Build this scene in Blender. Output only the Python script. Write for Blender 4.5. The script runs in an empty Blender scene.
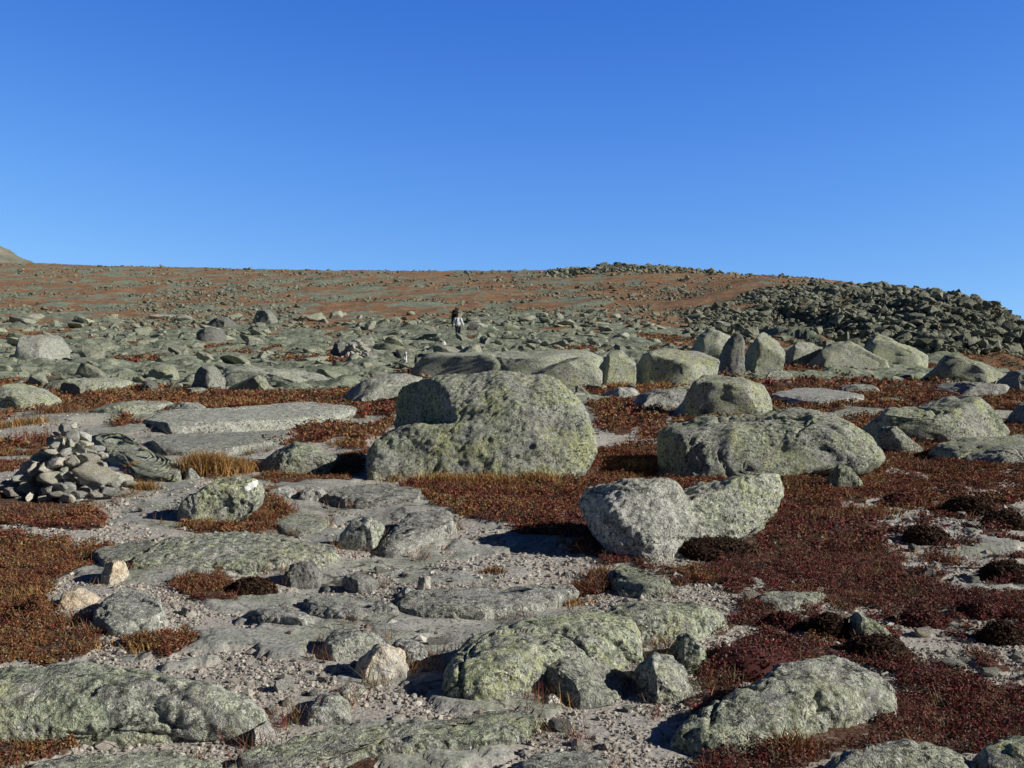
import bpy, bmesh, math, random
import numpy as np
from mathutils import Vector, Matrix, Quaternion

SC = bpy.context.scene
COL = SC.collection
rng = np.random.default_rng(7)
random.seed(7)

# ------------------------------------------------------------------ camera model
W, H = 1024, 768
F = 1100.0
HC = 1.65
ROW0 = 328.0                                  # eye-level row
TH = math.atan((384 - ROW0) / F)              # pitch down
FWD = np.array([0, math.cos(TH), -math.sin(TH)])
UP = np.array([0, math.sin(TH), math.cos(TH)])
EYE = np.array([0, 0, HC])


def project(x, y, z):
    rz = z - HC
    dep = y * FWD[1] + rz * FWD[2]
    dep = np.maximum(dep, 0.3)
    v = y * UP[1] + rz * UP[2]
    return 512 + F * x / dep, 384 - F * v / dep


def ray(px, py):
    d = FWD + np.array([1.0, 0, 0]) * ((px - 512) / F) - UP * ((py - 384) / F)
    return d / d[1]


# ------------------------------------------------------------------ noise
_pr = np.random.default_rng(11)
_perm = np.concatenate([_pr.permutation(256)] * 3).astype(np.int32)
_g = _pr.normal(size=(256, 3))
_g /= np.linalg.norm(_g, axis=1)[:, None]
_gx, _gy, _gz = [np.ascontiguousarray(_g[:, k].astype(np.float32)) for k in range(3)]


def perlin(p):
    p = np.asarray(p, dtype=np.float64)
    i0 = np.floor(p)
    f = (p - i0).astype(np.float32)
    i = i0.astype(np.int32) & 255
    u = f * f * f * (f * (f * 6 - 15) + 10)
    fx, fy, fz = f[:, 0], f[:, 1], f[:, 2]
    ux, uy, uz = u[:, 0], u[:, 1], u[:, 2]
    A = _perm[i[:, 0]] + i[:, 1]
    B = _perm[i[:, 0] + 1] + i[:, 1]
    AA, AB, BA, BB = _perm[A] + i[:, 2], _perm[A + 1] + i[:, 2], _perm[B] + i[:, 2], _perm[B + 1] + i[:, 2]

    def gr(h, x, y, z):
        k = _perm[h]
        return _gx[k] * x + _gy[k] * y + _gz[k] * z

    def lerp(a, b, t):
        return a + (b - a) * t
    x0 = lerp(gr(AA, fx, fy, fz), gr(BA, fx - 1, fy, fz), ux)
    x1 = lerp(gr(AB, fx, fy - 1, fz), gr(BB, fx - 1, fy - 1, fz), ux)
    y0 = lerp(x0, x1, uy)
    x0 = lerp(gr(AA + 1, fx, fy, fz - 1), gr(BA + 1, fx - 1, fy, fz - 1), ux)
    x1 = lerp(gr(AB + 1, fx, fy - 1, fz - 1), gr(BB + 1, fx - 1, fy - 1, fz - 1), ux)
    return (lerp(y0, lerp(x0, x1, uy), uz) * 1.5).astype(np.float64)


def fbm(p, octs=4, gain=0.5, ridged=False):
    p = np.asarray(p, dtype=np.float64)
    a, s, out = 1.0, 1.0, np.zeros(len(p))
    for k in range(octs):
        n = perlin(p * s + 17.3 * k)
        out += a * ((1 - 2 * np.abs(n)) if ridged else n)
        a *= gain
        s *= 2.03
    return out


def n2(x, y, scale, octs=3, off=0.0):
    return fbm(np.stack([x / scale + off, y / scale - off * 1.7, np.full_like(x, off * .37)], 1), octs)


# ------------------------------------------------------------------ terrain
# depth, picture height of the ground line for nine bearings: the plateau, the slope behind it, the ridge on the right
COLS = np.array([-500, 0, 250, 450, 540, 620, 680, 720, 760, 800, 850, 900, 970, 1024, 1150, 1500.])
DEP = np.array([20, 30, 45, 60, 71, 80, 90, 100, 115, 130, 150, 220, 320, 400, 520, 900, 4500.])
ROWS = {
    -500: [410, 386, 361, 347, 340, 335, 329, 324, 317, 311, 304, 288, 272, 262, 262, 280, 420],
    0:    [410, 386, 361, 347, 340, 335, 329, 324, 317, 311, 304, 288, 272, 263, 264, 285, 420],
    250:  [410, 387, 362, 348, 341, 336, 330, 325, 318, 312, 305, 290, 276, 269, 275, 300, 440],
    450:  [410, 387, 362, 348, 341, 336, 330, 324, 317, 311, 303, 288, 276, 271, 278, 310, 450],
    540:  [410, 387, 361, 347, 340, 335, 329, 323, 315, 309, 301, 286, 274, 270, 280, 320, 460],
    620:  [410, 387, 361, 346, 339, 334, 328, 321, 313, 307, 299, 282, 265, 272, 290, 330, 480],
    680:  [410, 387, 362, 348, 341, 335, 327, 320, 311, 304, 296, 280, 268, 276, 300, 350, 500],
    720:  [410, 387, 364, 352, 345, 339, 328, 318, 306, 298, 290, 276, 272, 284, 310, 370, 520],
    760:  [410, 388, 366, 356, 350, 344, 331, 317, 302, 292, 283, 276, 281, 300, 330, 400, 540],
    800:  [410, 388, 368, 360, 355, 348, 333, 315, 298, 287, 281, 278, 292, 320, 350, 420, 560],
    850:  [410, 389, 370, 363, 358, 350, 331, 312, 294, 286, 282, 284, 310, 340, 370, 440, 580],
    900:  [410, 390, 373, 368, 362, 351, 329, 307, 292, 289, 291, 305, 340, 360, 390, 460, 600],
    970:  [410, 391, 377, 374, 366, 347, 324, 303, 299, 305, 315, 340, 380, 400, 420, 480, 620],
    1024: [410, 391, 380, 379, 371, 353, 335, 329, 335, 347, 360, 390, 420, 440, 460, 520, 640],
    1150: [410, 393, 388, 390, 395, 400, 405, 410, 420, 430, 440, 470, 500, 520, 530, 560, 660],
    1500: [410, 396, 395, 400, 405, 410, 415, 420, 430, 440, 450, 480, 510, 530, 540, 570, 680],
}
NU, NL = 260, 240
_U = np.linspace((-500 - 512) / F, (1500 - 512) / F, NU)
_L = np.linspace(math.log(20), math.log(4500), NL)
_tab = np.zeros((len(COLS), NL))
for _i, _c in enumerate(COLS):
    zc = HC + DEP * (ROW0 - np.array(ROWS[int(_c)])) / F
    _tab[_i] = np.interp(np.exp(_L), DEP, zc)
_T = np.zeros((NU, NL))
for _j in range(NL):
    _T[:, _j] = np.interp(_U, (COLS - 512) / F, _tab[:, _j])


def _blur(a, r, axis):
    k = np.exp(-0.5 * (np.arange(-3 * r, 3 * r + 1) / r) ** 2)
    k /= k.sum()
    ap = np.pad(a, [(3 * r, 3 * r) if ax == axis else (0, 0) for ax in (0, 1)], mode='edge')
    out = np.zeros_like(a)
    for i, w in enumerate(k):
        out += w * (ap[i:i + a.shape[0], :] if axis == 0 else ap[:, i:i + a.shape[1]])
    return out


_T = _blur(_blur(_T, 3, 0), 2, 1)


def terrain_z(x, y, detail=True):
    x = np.atleast_1d(np.asarray(x, float))
    y = np.atleast_1d(np.asarray(y, float))
    d = np.maximum(y, 5.0)
    u = (x / np.maximum(d, 12) - _U[0]) / (_U[1] - _U[0])
    l = (np.log(np.maximum(d, 20)) - _L[0]) / (_L[1] - _L[0])
    u = np.clip(u, 0, NU - 1.001)
    l = np.clip(l, 0, NL - 1.001)
    i, j = u.astype(int), l.astype(int)
    fu, fl = u - i, l - j
    z = (_T[i, j] * (1 - fu) * (1 - fl) + _T[i + 1, j] * fu * (1 - fl) + _T[i, j + 1] * (1 - fu) * fl + _T[i + 1, j + 1] * fu * fl)
    z = z * np.clip((d - 16) / 8, 0, 1)
    if detail:
        z = z + 0.055 * n2(x, y, 1.6, 3, 3.1) * np.clip(d / 10, .4, 1.5)
        far = np.clip((d - 22) / 25, 0, 1)
        rid = np.clip((d - 68) / 10, 0, 1) * np.clip((150 - d) / 30, 0, 1) * np.clip((x / d - .19) / .05, 0, 1)
        rid = rid * np.clip((112 - d) / 14, 0, 1)
        z = z + rid * 1.2 * fbm(np.stack([(x + .35 * d) / 7., d / 26., 0 * x], 1) + 3.3, 3, .55, True) - rid * .8
        z = z + far * 0.20 * n2(x, y, 5.0, 3, 8.2) + np.clip((d - 90) / 80, 0, 1) * 0.5 * n2(x, y, 14.0, 3, 1.2)
    return z


_D = np.exp(np.linspace(math.log(2.5), math.log(600), 700))


def ground_at(px, py, lift=0.0):
    """where the view line through a photo pixel meets the ground raised by lift"""
    r = ray(px, py)
    zz = HC + _D * r[2]
    tz = terrain_z(_D * r[0], _D, False) + lift
    hit = np.nonzero(zz <= tz + .0)[0]
    d0 = _D[hit[0]] if len(hit) else _D[-1]
    D2 = np.linspace(d0 * .8, d0 * 1.22, 240)
    zz = HC + D2 * r[2]
    tz = terrain_z(D2 * r[0], D2) + lift
    hit = np.nonzero(zz <= tz)[0]
    d = D2[hit[0]] if len(hit) else d0
    return np.array([d * r[0], d, float(terrain_z(d * r[0], d)[0])])


# ------------------------------------------------------------------ ground cover regions (photo outlines of the heath mats)
HEATH = [
    [(-60, 492), (30, 489), (70, 494), (100, 505), (108, 517), (92, 533), (40, 528), (-60, 524)],
    [(-60, 533), (30, 534), (70, 543), (97, 553), (85, 568), (55, 580), (30, 590), (-60, 590)],
    [(-60, 590), (30, 593), (60, 612), (90, 628), (92, 652), (40, 657), (-60, 668)],
    [(-60, 412), (40, 405), (75, 413), (70, 430), (45, 460), (15, 470), (-60, 480)],
    [(60, 405), (130, 414), (140, 425), (110, 432), (70, 428)],
    [(400, 485), (440, 478), (560, 482), (592, 455), (598, 425), (590, 405), (600, 392), (660, 405), (668, 420), (655, 440),
     (658, 478), (700, 482), (780, 474), (830, 470), (870, 466), (920, 458), (1100, 462), (1100, 800), (1010, 745), (930, 742), (830, 760),
     (760, 790), (700, 770), (720, 730), (830, 715), (890, 700), (890, 680), (840, 662), (780, 668), (735, 700), (690, 735), (690, 690), (720, 655), (690, 640),
     (735, 612), (700, 590), (640, 566), (600, 566), (575, 545), (500, 530), (450, 515)],
    [(600, 590), (560, 600), (530, 610), (560, 590), (590, 575), (610, 580)],
    [(232, 455), (262, 442), (320, 424), (350, 405), (398, 392), (396, 425), (372, 440), (362, 462), (345, 482), (320, 478), (336, 458), (300, 445), (270, 455), (245, 472)],
    [(185, 520), (260, 508), (264, 495), (280, 495), (292, 513), (270, 530), (200, 535), (178, 530)],
    [(186, 455), (215, 450), (240, 452), (240, 470), (215, 478), (190, 470)],
    [(262, 476), (290, 468), (318, 474), (312, 486), (270, 488)],
    [(640, 396), (700, 385), (800, 376), (920, 376), (1100, 376), (1100, 398), (980, 402), (870, 396), (780, 402), (700, 398)],
    [(125, 640), (170, 632), (200, 648), (170, 662), (130, 655)],
    [(180, 584), (225, 572), (250, 585), (225, 602), (190, 600)],
    [(-40, 738), (60, 735), (110, 742), (60, 752), (-40, 775)],
    [(318, 752), (360, 748), (405, 752), (360, 768), (318, 768)],
    [(600, 385), (650, 392), (665, 402), (600, 402)],
    [(-40, 388), (60, 384), (200, 385), (260, 380), (300, 392), (250, 402), (180, 398), (100, 406), (-40, 410)],
    [(190, 402), (290, 392), (305, 400), (250, 412), (205, 410)],
]
BARE = [  # gravel showing through the right-hand heath
    [(845, 505), (880, 500), (940, 512), (1010, 505), (1060, 520), (1000, 535), (950, 530), (900, 545), (870, 530)],
    [(750, 618), (800, 605), (850, 612), (960, 608), (1060, 640), (1060, 700), (960, 672), (900, 650), (860, 640), (800, 648), (765, 640)],
    [(640, 545), (700, 548), (720, 565), (660, 572)],
    [(920, 560), (1000, 545), (1060, 560), (1000, 580), (930, 580)],
    [(690, 640), (740, 630), (760, 650), (700, 668)],
    [(880, 520), (1060, 500), (1060, 600), (940, 590), (900, 560)],
    [(880, 470), (1060, 462), (1060, 500), (940, 500)],
    [(700, 590), (760, 580), (770, 600), (720, 612)],
    [(960, 470), (1060, 470), (1060, 490), (970, 492)],
]


BED = [[(120, 405), (345, 398), (350, 420), (300, 436), (250, 470), (330, 480), (450, 490), (470, 540), (400, 570), (340, 585), (250, 575), (130, 590), (90, 560), (130, 500), (150, 470), (90, 435)]]


def in_poly(px, py, poly):
    c = np.zeros(len(px), bool)
    n = len(poly)
    for i in range(n):
        x0, y0 = poly[i]
        x1, y1 = poly[(i + 1) % n]
        if y0 == y1:
            continue
        m = ((y0 > py) != (y1 > py)) & (px < (x1 - x0) * (py - y0) / (y1 - y0) + x0)
        c ^= m
    return c


def cover(x, y, want_bed=False):
    """heath (0..1) and gravel (0..1) shares of the ground at world points"""
    z = terrain_z(x, y, False)
    px, py = project(x, y, z)
    s = F / np.maximum(y, 2)
    jx = (0.16 * n2(x, y, .5, 3, 5.5)) * s
    jy = (0.16 * n2(x, y, .5, 3, 9.1)) * s * np.clip(HC / np.maximum(y, 2), 0, 1) * 1.6
    qx, qy = px + jx, py + jy
    near = np.zeros(len(x), bool)
    for p in HEATH:
        near |= in_poly(qx, qy, p)
    near &= ~((y > 13.5) & (n2(x * .8, y * .5, 1.1, 3, 91.) < -.02))
    bare = np.zeros(len(x), bool)
    for p in BARE[:-3]:
        bare |= in_poly(qx, qy, p)
    for p in BARE[-3:]:
        bare |= in_poly(qx, qy, p) & (n2(x, y, .45, 3, 33.) > .08)
    bare &= n2(x, y, .25, 3, 2.2) > -.28
    near &= ~bare
    bed = np.zeros(len(x), bool)
    for p in BED:
        bed |= in_poly(qx, qy, p)
    pl = n2(x * .8, y, .75, 3, 61.)
    bed = (bed & (pl > -.22)) | ((y < 16) & (pl > .34) & ~near)
    h = near.astype(float)
    # farther back: patchy
    pn = n2(x * .55, y * .25, 2.6, 4, 6.6)
    share = np.interp(y, [18, 30, 50, 75, 100, 130, 170, 260, 400], [-.03, -.12, -.2, -.32, -.15, .1, .18, .04, .12])
    share = share + np.where((px > 590) & (y < 34), .3, 0)
    share = share + np.where(px > 640, .35, 0) * np.interp(y, [40, 70, 100, 200], [0, .8, 1.3, .7])
    ph = np.clip((pn * .9 + share) * 5 + .5, 0, 1)
    farw = np.clip((y - 19.5) / 3, 0, 1)
    out_side = ((px < -40) | (px > 1080) | (py > 790)) & (farw < .5)
    h = np.where(out_side, (n2(x, y, 1.4, 3, 1.9) > 0).astype(float), h)
    h = np.where(farw > .01, np.maximum(h * (y < 32), ph * farw), h)
    h = np.where((px > 640) & (y > 14) & (py > 380) & (n2(x, y, 1.2, 3, 93.) > -.12), 1., h)
    g = np.clip((24 - y) / 8, 0, 1)
    if want_bed:
        return h, g, bed.astype(float)
    return h, g


# ------------------------------------------------------------------ mesh helpers
def np_mesh(name, verts, faces, smooth=True, col=None):
    """faces: (n,3) or (n,4) int array"""
    me = bpy.data.meshes.new(name)
    nv, nf, k = len(verts), len(faces), faces.shape[1]
    me.vertices.add(nv)
    me.vertices.foreach_set('co', np.ascontiguousarray(verts, dtype=np.float32).ravel())
    me.loops.add(nf * k)
    me.loops.foreach_set('vertex_index', np.ascontiguousarray(faces, dtype=np.int32).ravel())
    me.polygons.add(nf)
    me.polygons.foreach_set('loop_start', np.arange(0, nf * k, k, dtype=np.int32))
    me.polygons.foreach_set('use_smooth', np.full(nf, smooth, dtype=bool))
    if col is not None:
        a = me.attributes.new('tone', 'FLOAT_COLOR', 'POINT')
        c4 = np.ones((nv, 4), np.float32)
        c4[:, :col.shape[1]] = col
        a.data.foreach_set('color', c4.ravel())
    me.update(calc_edges=True)
    return me


def link(name, me, mat=None, parent=None, loc=None):
    o = bpy.data.objects.new(name, me)
    if me is not None and mat is not None and len(me.materials) == 0:
        me.materials.append(mat)
    COL.objects.link(o)
    if parent is not None:
        o.parent = parent
    if loc is not None:
        o.location = loc
    return o


def tag(o, label=None, cat=None, group=None, kind=None):
    if label: o['label'] = label
    if cat: o['category'] = cat
    if group: o['group'] = group
    if kind: o['kind'] = kind
    return o


_ICO = {}


def ico(k):
    if k not in _ICO:
        bm = bmesh.new()
        bmesh.ops.create_icosphere(bm, subdivisions=k, radius=1)
        bm.verts.ensure_lookup_table()
        v = np.array([q.co[:] for q in bm.verts])
        f = np.array([[q.index for q in fc.verts] for fc in bm.faces])
        bm.free()
        _ICO[k] = (v, f)
    return _ICO[k]


def vnormals(v, f):
    n = np.zeros_like(v)
    fn = np.cross(v[f[:, 1]] - v[f[:, 0]], v[f[:, 2]] - v[f[:, 0]])
    for k in range(3):
        for c in range(3):
            n[:, c] += np.bincount(f[:, k], fn[:, c], minlength=len(v))
    return n / np.maximum(np.linalg.norm(n, axis=1), 1e-12)[:, None]


def facet_clip(v, n_planes, r, lo=.72, hi=.96, updown=True, yb=1.):
    """flatten random facets onto a lump"""
    for _ in range(n_planes):
        n = r.normal(size=3)
        if updown:
            n[2] = abs(n[2]) * .8
        n[1] *= yb
        n /= np.linalg.norm(n)
        s = v @ n
        h = s.max() * r.uniform(lo, hi)
        over = np.maximum(s - h, 0)
        v = v - n[None, :] * (over * .94)[:, None]
    return v


def roughen(v, f, seed, size, low=.05, mid=.025, fine=.006, cracks=0, r=None, joint=1.):
    o = seed * 3.17
    nrm = vnormals(v, f)
    d = low * .7 * size * fbm(v / (size * .6) + o, 2)
    d += mid * size * fbm(v / (size * .22) + o * 1.3, 4, .55)
    # flaked, stepped surface
    st = fbm(v / (size * .35) + o * 2.1, 3)
    d += .55 * mid * size * (np.round(st * 3.2) / 3.2 * .7 + st * .3)
    d += fine * 1.6 * fbm(v / .05 + o, 2)
    if joint:                           # joint planes: the rock breaks into blocks that stand a little proud of each other
        jr = np.random.default_rng(int(seed) * 13 + 5)
        n1 = np.array([jr.normal(0, .25), jr.normal(0, .25), 1.]); n1 /= np.linalg.norm(n1)
        a = jr.uniform(0, 3.14)
        n2_ = np.array([math.cos(a), math.sin(a), jr.normal(0, .25)])
        n3_ = np.array([-math.sin(a + .3), math.cos(a + .3), jr.normal(0, .25)])
        wob = .05 * size * fbm(v / (size * .4) + o, 3)
        code = np.zeros(len(v), np.int64)
        edge = np.full(len(v), 9.)
        for q, (nn, sp) in enumerate(((n1, jr.uniform(.22, .36)), (n2_, jr.uniform(.45, .8)), (n3_, jr.uniform(.45, .8)))):
            t = (v @ nn + wob * (1 + .4 * q)) / (sp * size) + jr.uniform(0, 1)
            fl = np.floor(t)
            code = code * 31 + fl.astype(np.int64)
            fr = np.abs(t - np.round(t)) * sp * size
            edge = np.minimum(edge, fr)
        hsh = _perm[(code * 7 + int(seed)) & 255] / 255. - .5
        d += joint * .024 * size * hsh
        gate = np.clip(fbm(v / (size * .45) + o * .3, 2) * 4 + .3, 0, 1)
        d -= joint * gate * .016 * size * np.exp(-(edge / max(.010, .011 * size)) ** 2)
    pit = fbm(v / .11 + o * .7, 3)
    d -= fine * 2.6 * np.clip(pit - .22, 0, .5) * min(1., size)
    for c in range(cracks):
        n = r.normal(size=3)
        n[2] *= .45
        n /= np.linalg.norm(n)
        s = v @ n
        h = s.min() + (s.max() - s.min()) * r.uniform(.2, .8)
        wob = .035 * size * fbm(v / (size * .25) + 5 * c, 3)
        dist = np.abs(s - h + wob)
        gate = np.clip(fbm(v / (size * .5) + 9 * c + o, 2) * 4 + .2, 0, 1)
        w = max(.009, .010 * size)
        d -= gate * .022 * size * np.exp(-(dist / w) ** 2)
    return v + nrm * d[:, None]


def poly_radius(poly, ang):
    """distance from origin to polygon edge along each angle (star shape)"""
    poly = np.asarray(poly, float)
    a = np.linspace(-math.pi, math.pi, 721)
    dx, dy = np.cos(a), np.sin(a)
    rad = np.zeros(721)
    for i in range(len(poly)):
        p, q = poly[i], poly[(i + 1) % len(poly)]
        e = q - p
        den = dx * e[1] - dy * e[0]
        with np.errstate(divide='ignore', invalid='ignore'):
            t = (p[0] * e[1] - p[1] * e[0]) / den
            s = (p[0] * dy - p[1] * dx) / den
        ok = (t > 0) & (s >= -1e-6) & (s <= 1 + 1e-6)
        rad = np.where(ok & (t > rad), t, rad)
    bad = rad <= 0
    if bad.any():
        rad[bad] = np.interp(a[bad], a[~bad], rad[~bad])
    k = np.exp(-.5 * (np.arange(-9, 10) / 3.0) ** 2)
    k /= k.sum()
    core = rad[:-1]
    core = np.convolve(np.concatenate([core[-9:], core, core[:9]]), k, 'valid')
    rad = np.append(core, core[0])
    return np.interp(ang, a, rad)


# ------------------------------------------------------------------ materials
def new_mat(name, rough=.9):
    m = bpy.data.materials.new(name)
    m.use_nodes = True
    nt = m.node_tree
    b = nt.nodes['Principled BSDF']
    b.inputs['Roughness'].default_value = rough
    if 'Specular IOR Level' in b.inputs:
        b.inputs['Specular IOR Level'].default_value = .2
    return m, nt, b


class NT:
    def __init__(s, nt): s.t = nt
    def n(s, typ, **kw):
        q = s.t.nodes.new(typ)
        for k, v in kw.items(): setattr(q, k, v)
        return q
    def l(s, a, b): s.t.links.new(a, b)
    def noise(s, vec, scale, detail=4, rough=.6, dist=0):
        q = s.n('ShaderNodeTexNoise')
        q.inputs['Scale'].default_value = scale
        q.inputs['Detail'].default_value = detail
        q.inputs['Roughness'].default_value = rough
        q.inputs['Distortion'].default_value = dist
        s.l(vec, q.inputs['Vector'])
        return q.outputs['Fac']
    def voro(s, vec, scale, feat='F1', out='Distance'):
        q = s.n('ShaderNodeTexVoronoi', feature=feat)
        q.inputs['Scale'].default_value = scale
        s.l(vec, q.inputs['Vector'])
        return q.outputs[out]
    def ramp(s, x, a, b, lo=0, hi=1):
        q = s.n('ShaderNodeMapRange')
        q.inputs['From Min'].default_value = a
        q.inputs['From Max'].default_value = b
        q.inputs['To Min'].default_value = lo
        q.inputs['To Max'].default_value = hi
        s.l(x, q.inputs['Value'])
        return q.outputs['Result']
    def math(s, op, a, b=None):
        q = s.n('ShaderNodeMath', operation=op)
        for i, v in enumerate((a, b)):
            if v is None: continue
            if isinstance(v, (int, float)): q.inputs[i].default_value = v
            else: s.l(v, q.inputs[i])
        return q.outputs[0]
    def mix(s, fac, a, b):
        q = s.n('ShaderNodeMix', data_type='RGBA')
        for sock, v in ((q.inputs[0], fac), (q.inputs[6], a), (q.inputs[7], b)):
            if isinstance(v, (int, float)): sock.default_value = v
            elif isinstance(v, tuple): sock.default_value = (*v, 1)
            else: s.l(v, sock)
        return q.outputs[2]
    def attr(s, name, typ='GEOMETRY', out='Fac'):
        q = s.n('ShaderNodeAttribute', attribute_name=name, attribute_type=typ)
        return q.outputs[out]
    def bump(s, h, strength, dist, nrm=None):
        q = s.n('ShaderNodeBump')
        q.inputs['Strength'].default_value = strength
        q.inputs['Distance'].default_value = dist
        s.l(h, q.inputs['Height'])
        if nrm is not None: s.l(nrm, q.inputs['Normal'])
        return q.outputs['Normal']


def rock_material():
    m, nt, b = new_mat('lichen_rock', .92)
    t = NT(nt)
    tc = t.n('ShaderNodeTexCoord')
    oi = t.n('ShaderNodeObjectInfo')
    off = t.n('ShaderNodeVectorMath', operation='MULTIPLY_ADD')
    t.l(oi.outputs['Random'], off.inputs[0])
    off.inputs[1].default_value = (37, 53, 71)
    t.l(tc.outputs['Object'], off.inputs[2])
    v = off.outputs[0]
    lich = t.attr('lichen', 'OBJECT')
    warm = t.attr('warm', 'OBJECT')
    grain = t.attr('grain', 'OBJECT')      # 1 close by, larger farther off (coarser crusts)
    gx = t.n('ShaderNodeSeparateXYZ')
    t.l(tc.outputs['Object'], gx.inputs[0])
    lich = t.math('ADD', lich, t.ramp(oi.outputs['Random'], 0, 1, -.2, .2))
    lich = t.math('ADD', lich, t.math('MULTIPLY', t.attr('lichen_side', 'OBJECT'), gx.outputs['X']))
    big = t.noise(v, 2.2, 5, .62)
    med = t.noise(v, 9, 5, .65, .4)
    fin = t.noise(v, 34, 5, .7)
    mot = t.noise(v, 95, 3, .7)
    base = t.mix(t.ramp(med, .36, .64), (.225, .228, .215), (.49, .49, .46))
    base = t.mix(t.math('MULTIPLY', warm, t.ramp(big, .3, .6)), base, (.62, .43, .25))
    # grey-green crust
    m1 = t.ramp(t.math('ADD', t.math('MULTIPLY', med, .55), t.math('MULTIPLY', big, .45)), .41, .55)
    m1 = t.math('MULTIPLY', m1, t.ramp(lich, 0, .6))
    c1 = t.mix(t.ramp(fin, .40, .60), (.17, .21, .135), (.435, .48, .335))
    base = t.mix(t.math('MULTIPLY', m1, .85), base, c1)
    # yellow-green map lichen
    m2 = t.ramp(t.math('ADD', t.math('MULTIPLY', t.noise(v, 3.1, 6, .7, .6), .6), t.math('MULTIPLY', fin, .4)), .49, .57)
    m2 = t.math('MULTIPLY', m2, t.ramp(lich, .3, 1))
    base = t.mix(t.math('MULTIPLY', m2, .8), base, t.mix(t.ramp(mot, .38, .62), (.33, .36, .13), (.54, .56, .27)))
    stain = t.ramp(t.noise(v, 1.3, 5, .7, .8), .52, .62)
    base = t.mix(t.math('MULTIPLY', stain, .55), base, t.mix(t.ramp(fin, .4, .6), (.30, .30, .29), (.50, .49, .47)))
    # dark crust specks and pale flecks
    dk0 = t.ramp(t.noise(v, 13, 5, .75, .6), .54, .60)
    dk = t.ramp(t.noise(v, 29, 4, .75, .5), .525, .585)
    dk2 = t.ramp(t.noise(v, 72, 3, .7), .55, .62)
    dkf = t.math('MAXIMUM', t.math('MAXIMUM', t.math('MULTIPLY', dk0, .8), dk), t.math('MULTIPLY', dk2, .85))
    dkf = t.math('MULTIPLY', dkf, t.ramp(t.noise(v, 4.0, 3, .6), .36, .56, .5, 1.0))
    dkf = t.math('MULTIPLY', dkf, t.ramp(warm, 0, 1, 1, .45))
    base = t.mix(dkf, base, (.036, .04, .032))
    pl = t.ramp(t.noise(v, 44, 3, .7, .8), .585, .645)
    base = t.mix(t.math('MULTIPLY', pl, t.ramp(warm, 0, 1, .8, .3)), base, (.66, .65, .60))
    tone = t.attr('shade', 'OBJECT')
    mul = t.n('ShaderNodeVectorMath', operation='SCALE')
    t.l(base, mul.inputs[0]); t.l(t.math('MULTIPLY', t.math('MULTIPLY', tone, 1.36), t.ramp(t.math('FRACT', t.math('MULTIPLY', oi.outputs['Random'], 17.3)), 0, 1, .86, 1.12)), mul.inputs['Scale'])
    t.l(mul.outputs[0], b.inputs['Base Color'])
    hgt = t.math('ADD', t.math('MULTIPLY', fin, .6), t.math('MULTIPLY', mot, .4))
    nb = t.bump(t.noise(v, 12, 5, .72), .5, .05, t.bump(hgt, 1.0, .035))
    t.l(t.bump(t.noise(v, 260, 2, .6), .35, .004, nb), b.inputs['Normal'])
    return m


def stuff_rock_material():
    m, nt, b = new_mat('distant_rock', .92)
    t = NT(nt)
    tc = t.n('ShaderNodeTexCoord')
    v = tc.outputs['Object']
    col = t.attr('tone', out='Color')
    nz = t.noise(v, 2.5, 5, .7)
    dk = t.ramp(t.noise(v, 7, 4, .7), .52, .62, 0, .7)
    c = t.mix(t.ramp(nz, .35, .65, 0, .6), col, (.40, .41, .28))
    c = t.mix(dk, c, (.06, .062, .055))
    t.l(c, b.inputs['Base Color'])
    t.l(t.bump(t.noise(v, 5, 5, .7), .7, .15), b.inputs['Normal'])
    return m


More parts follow.
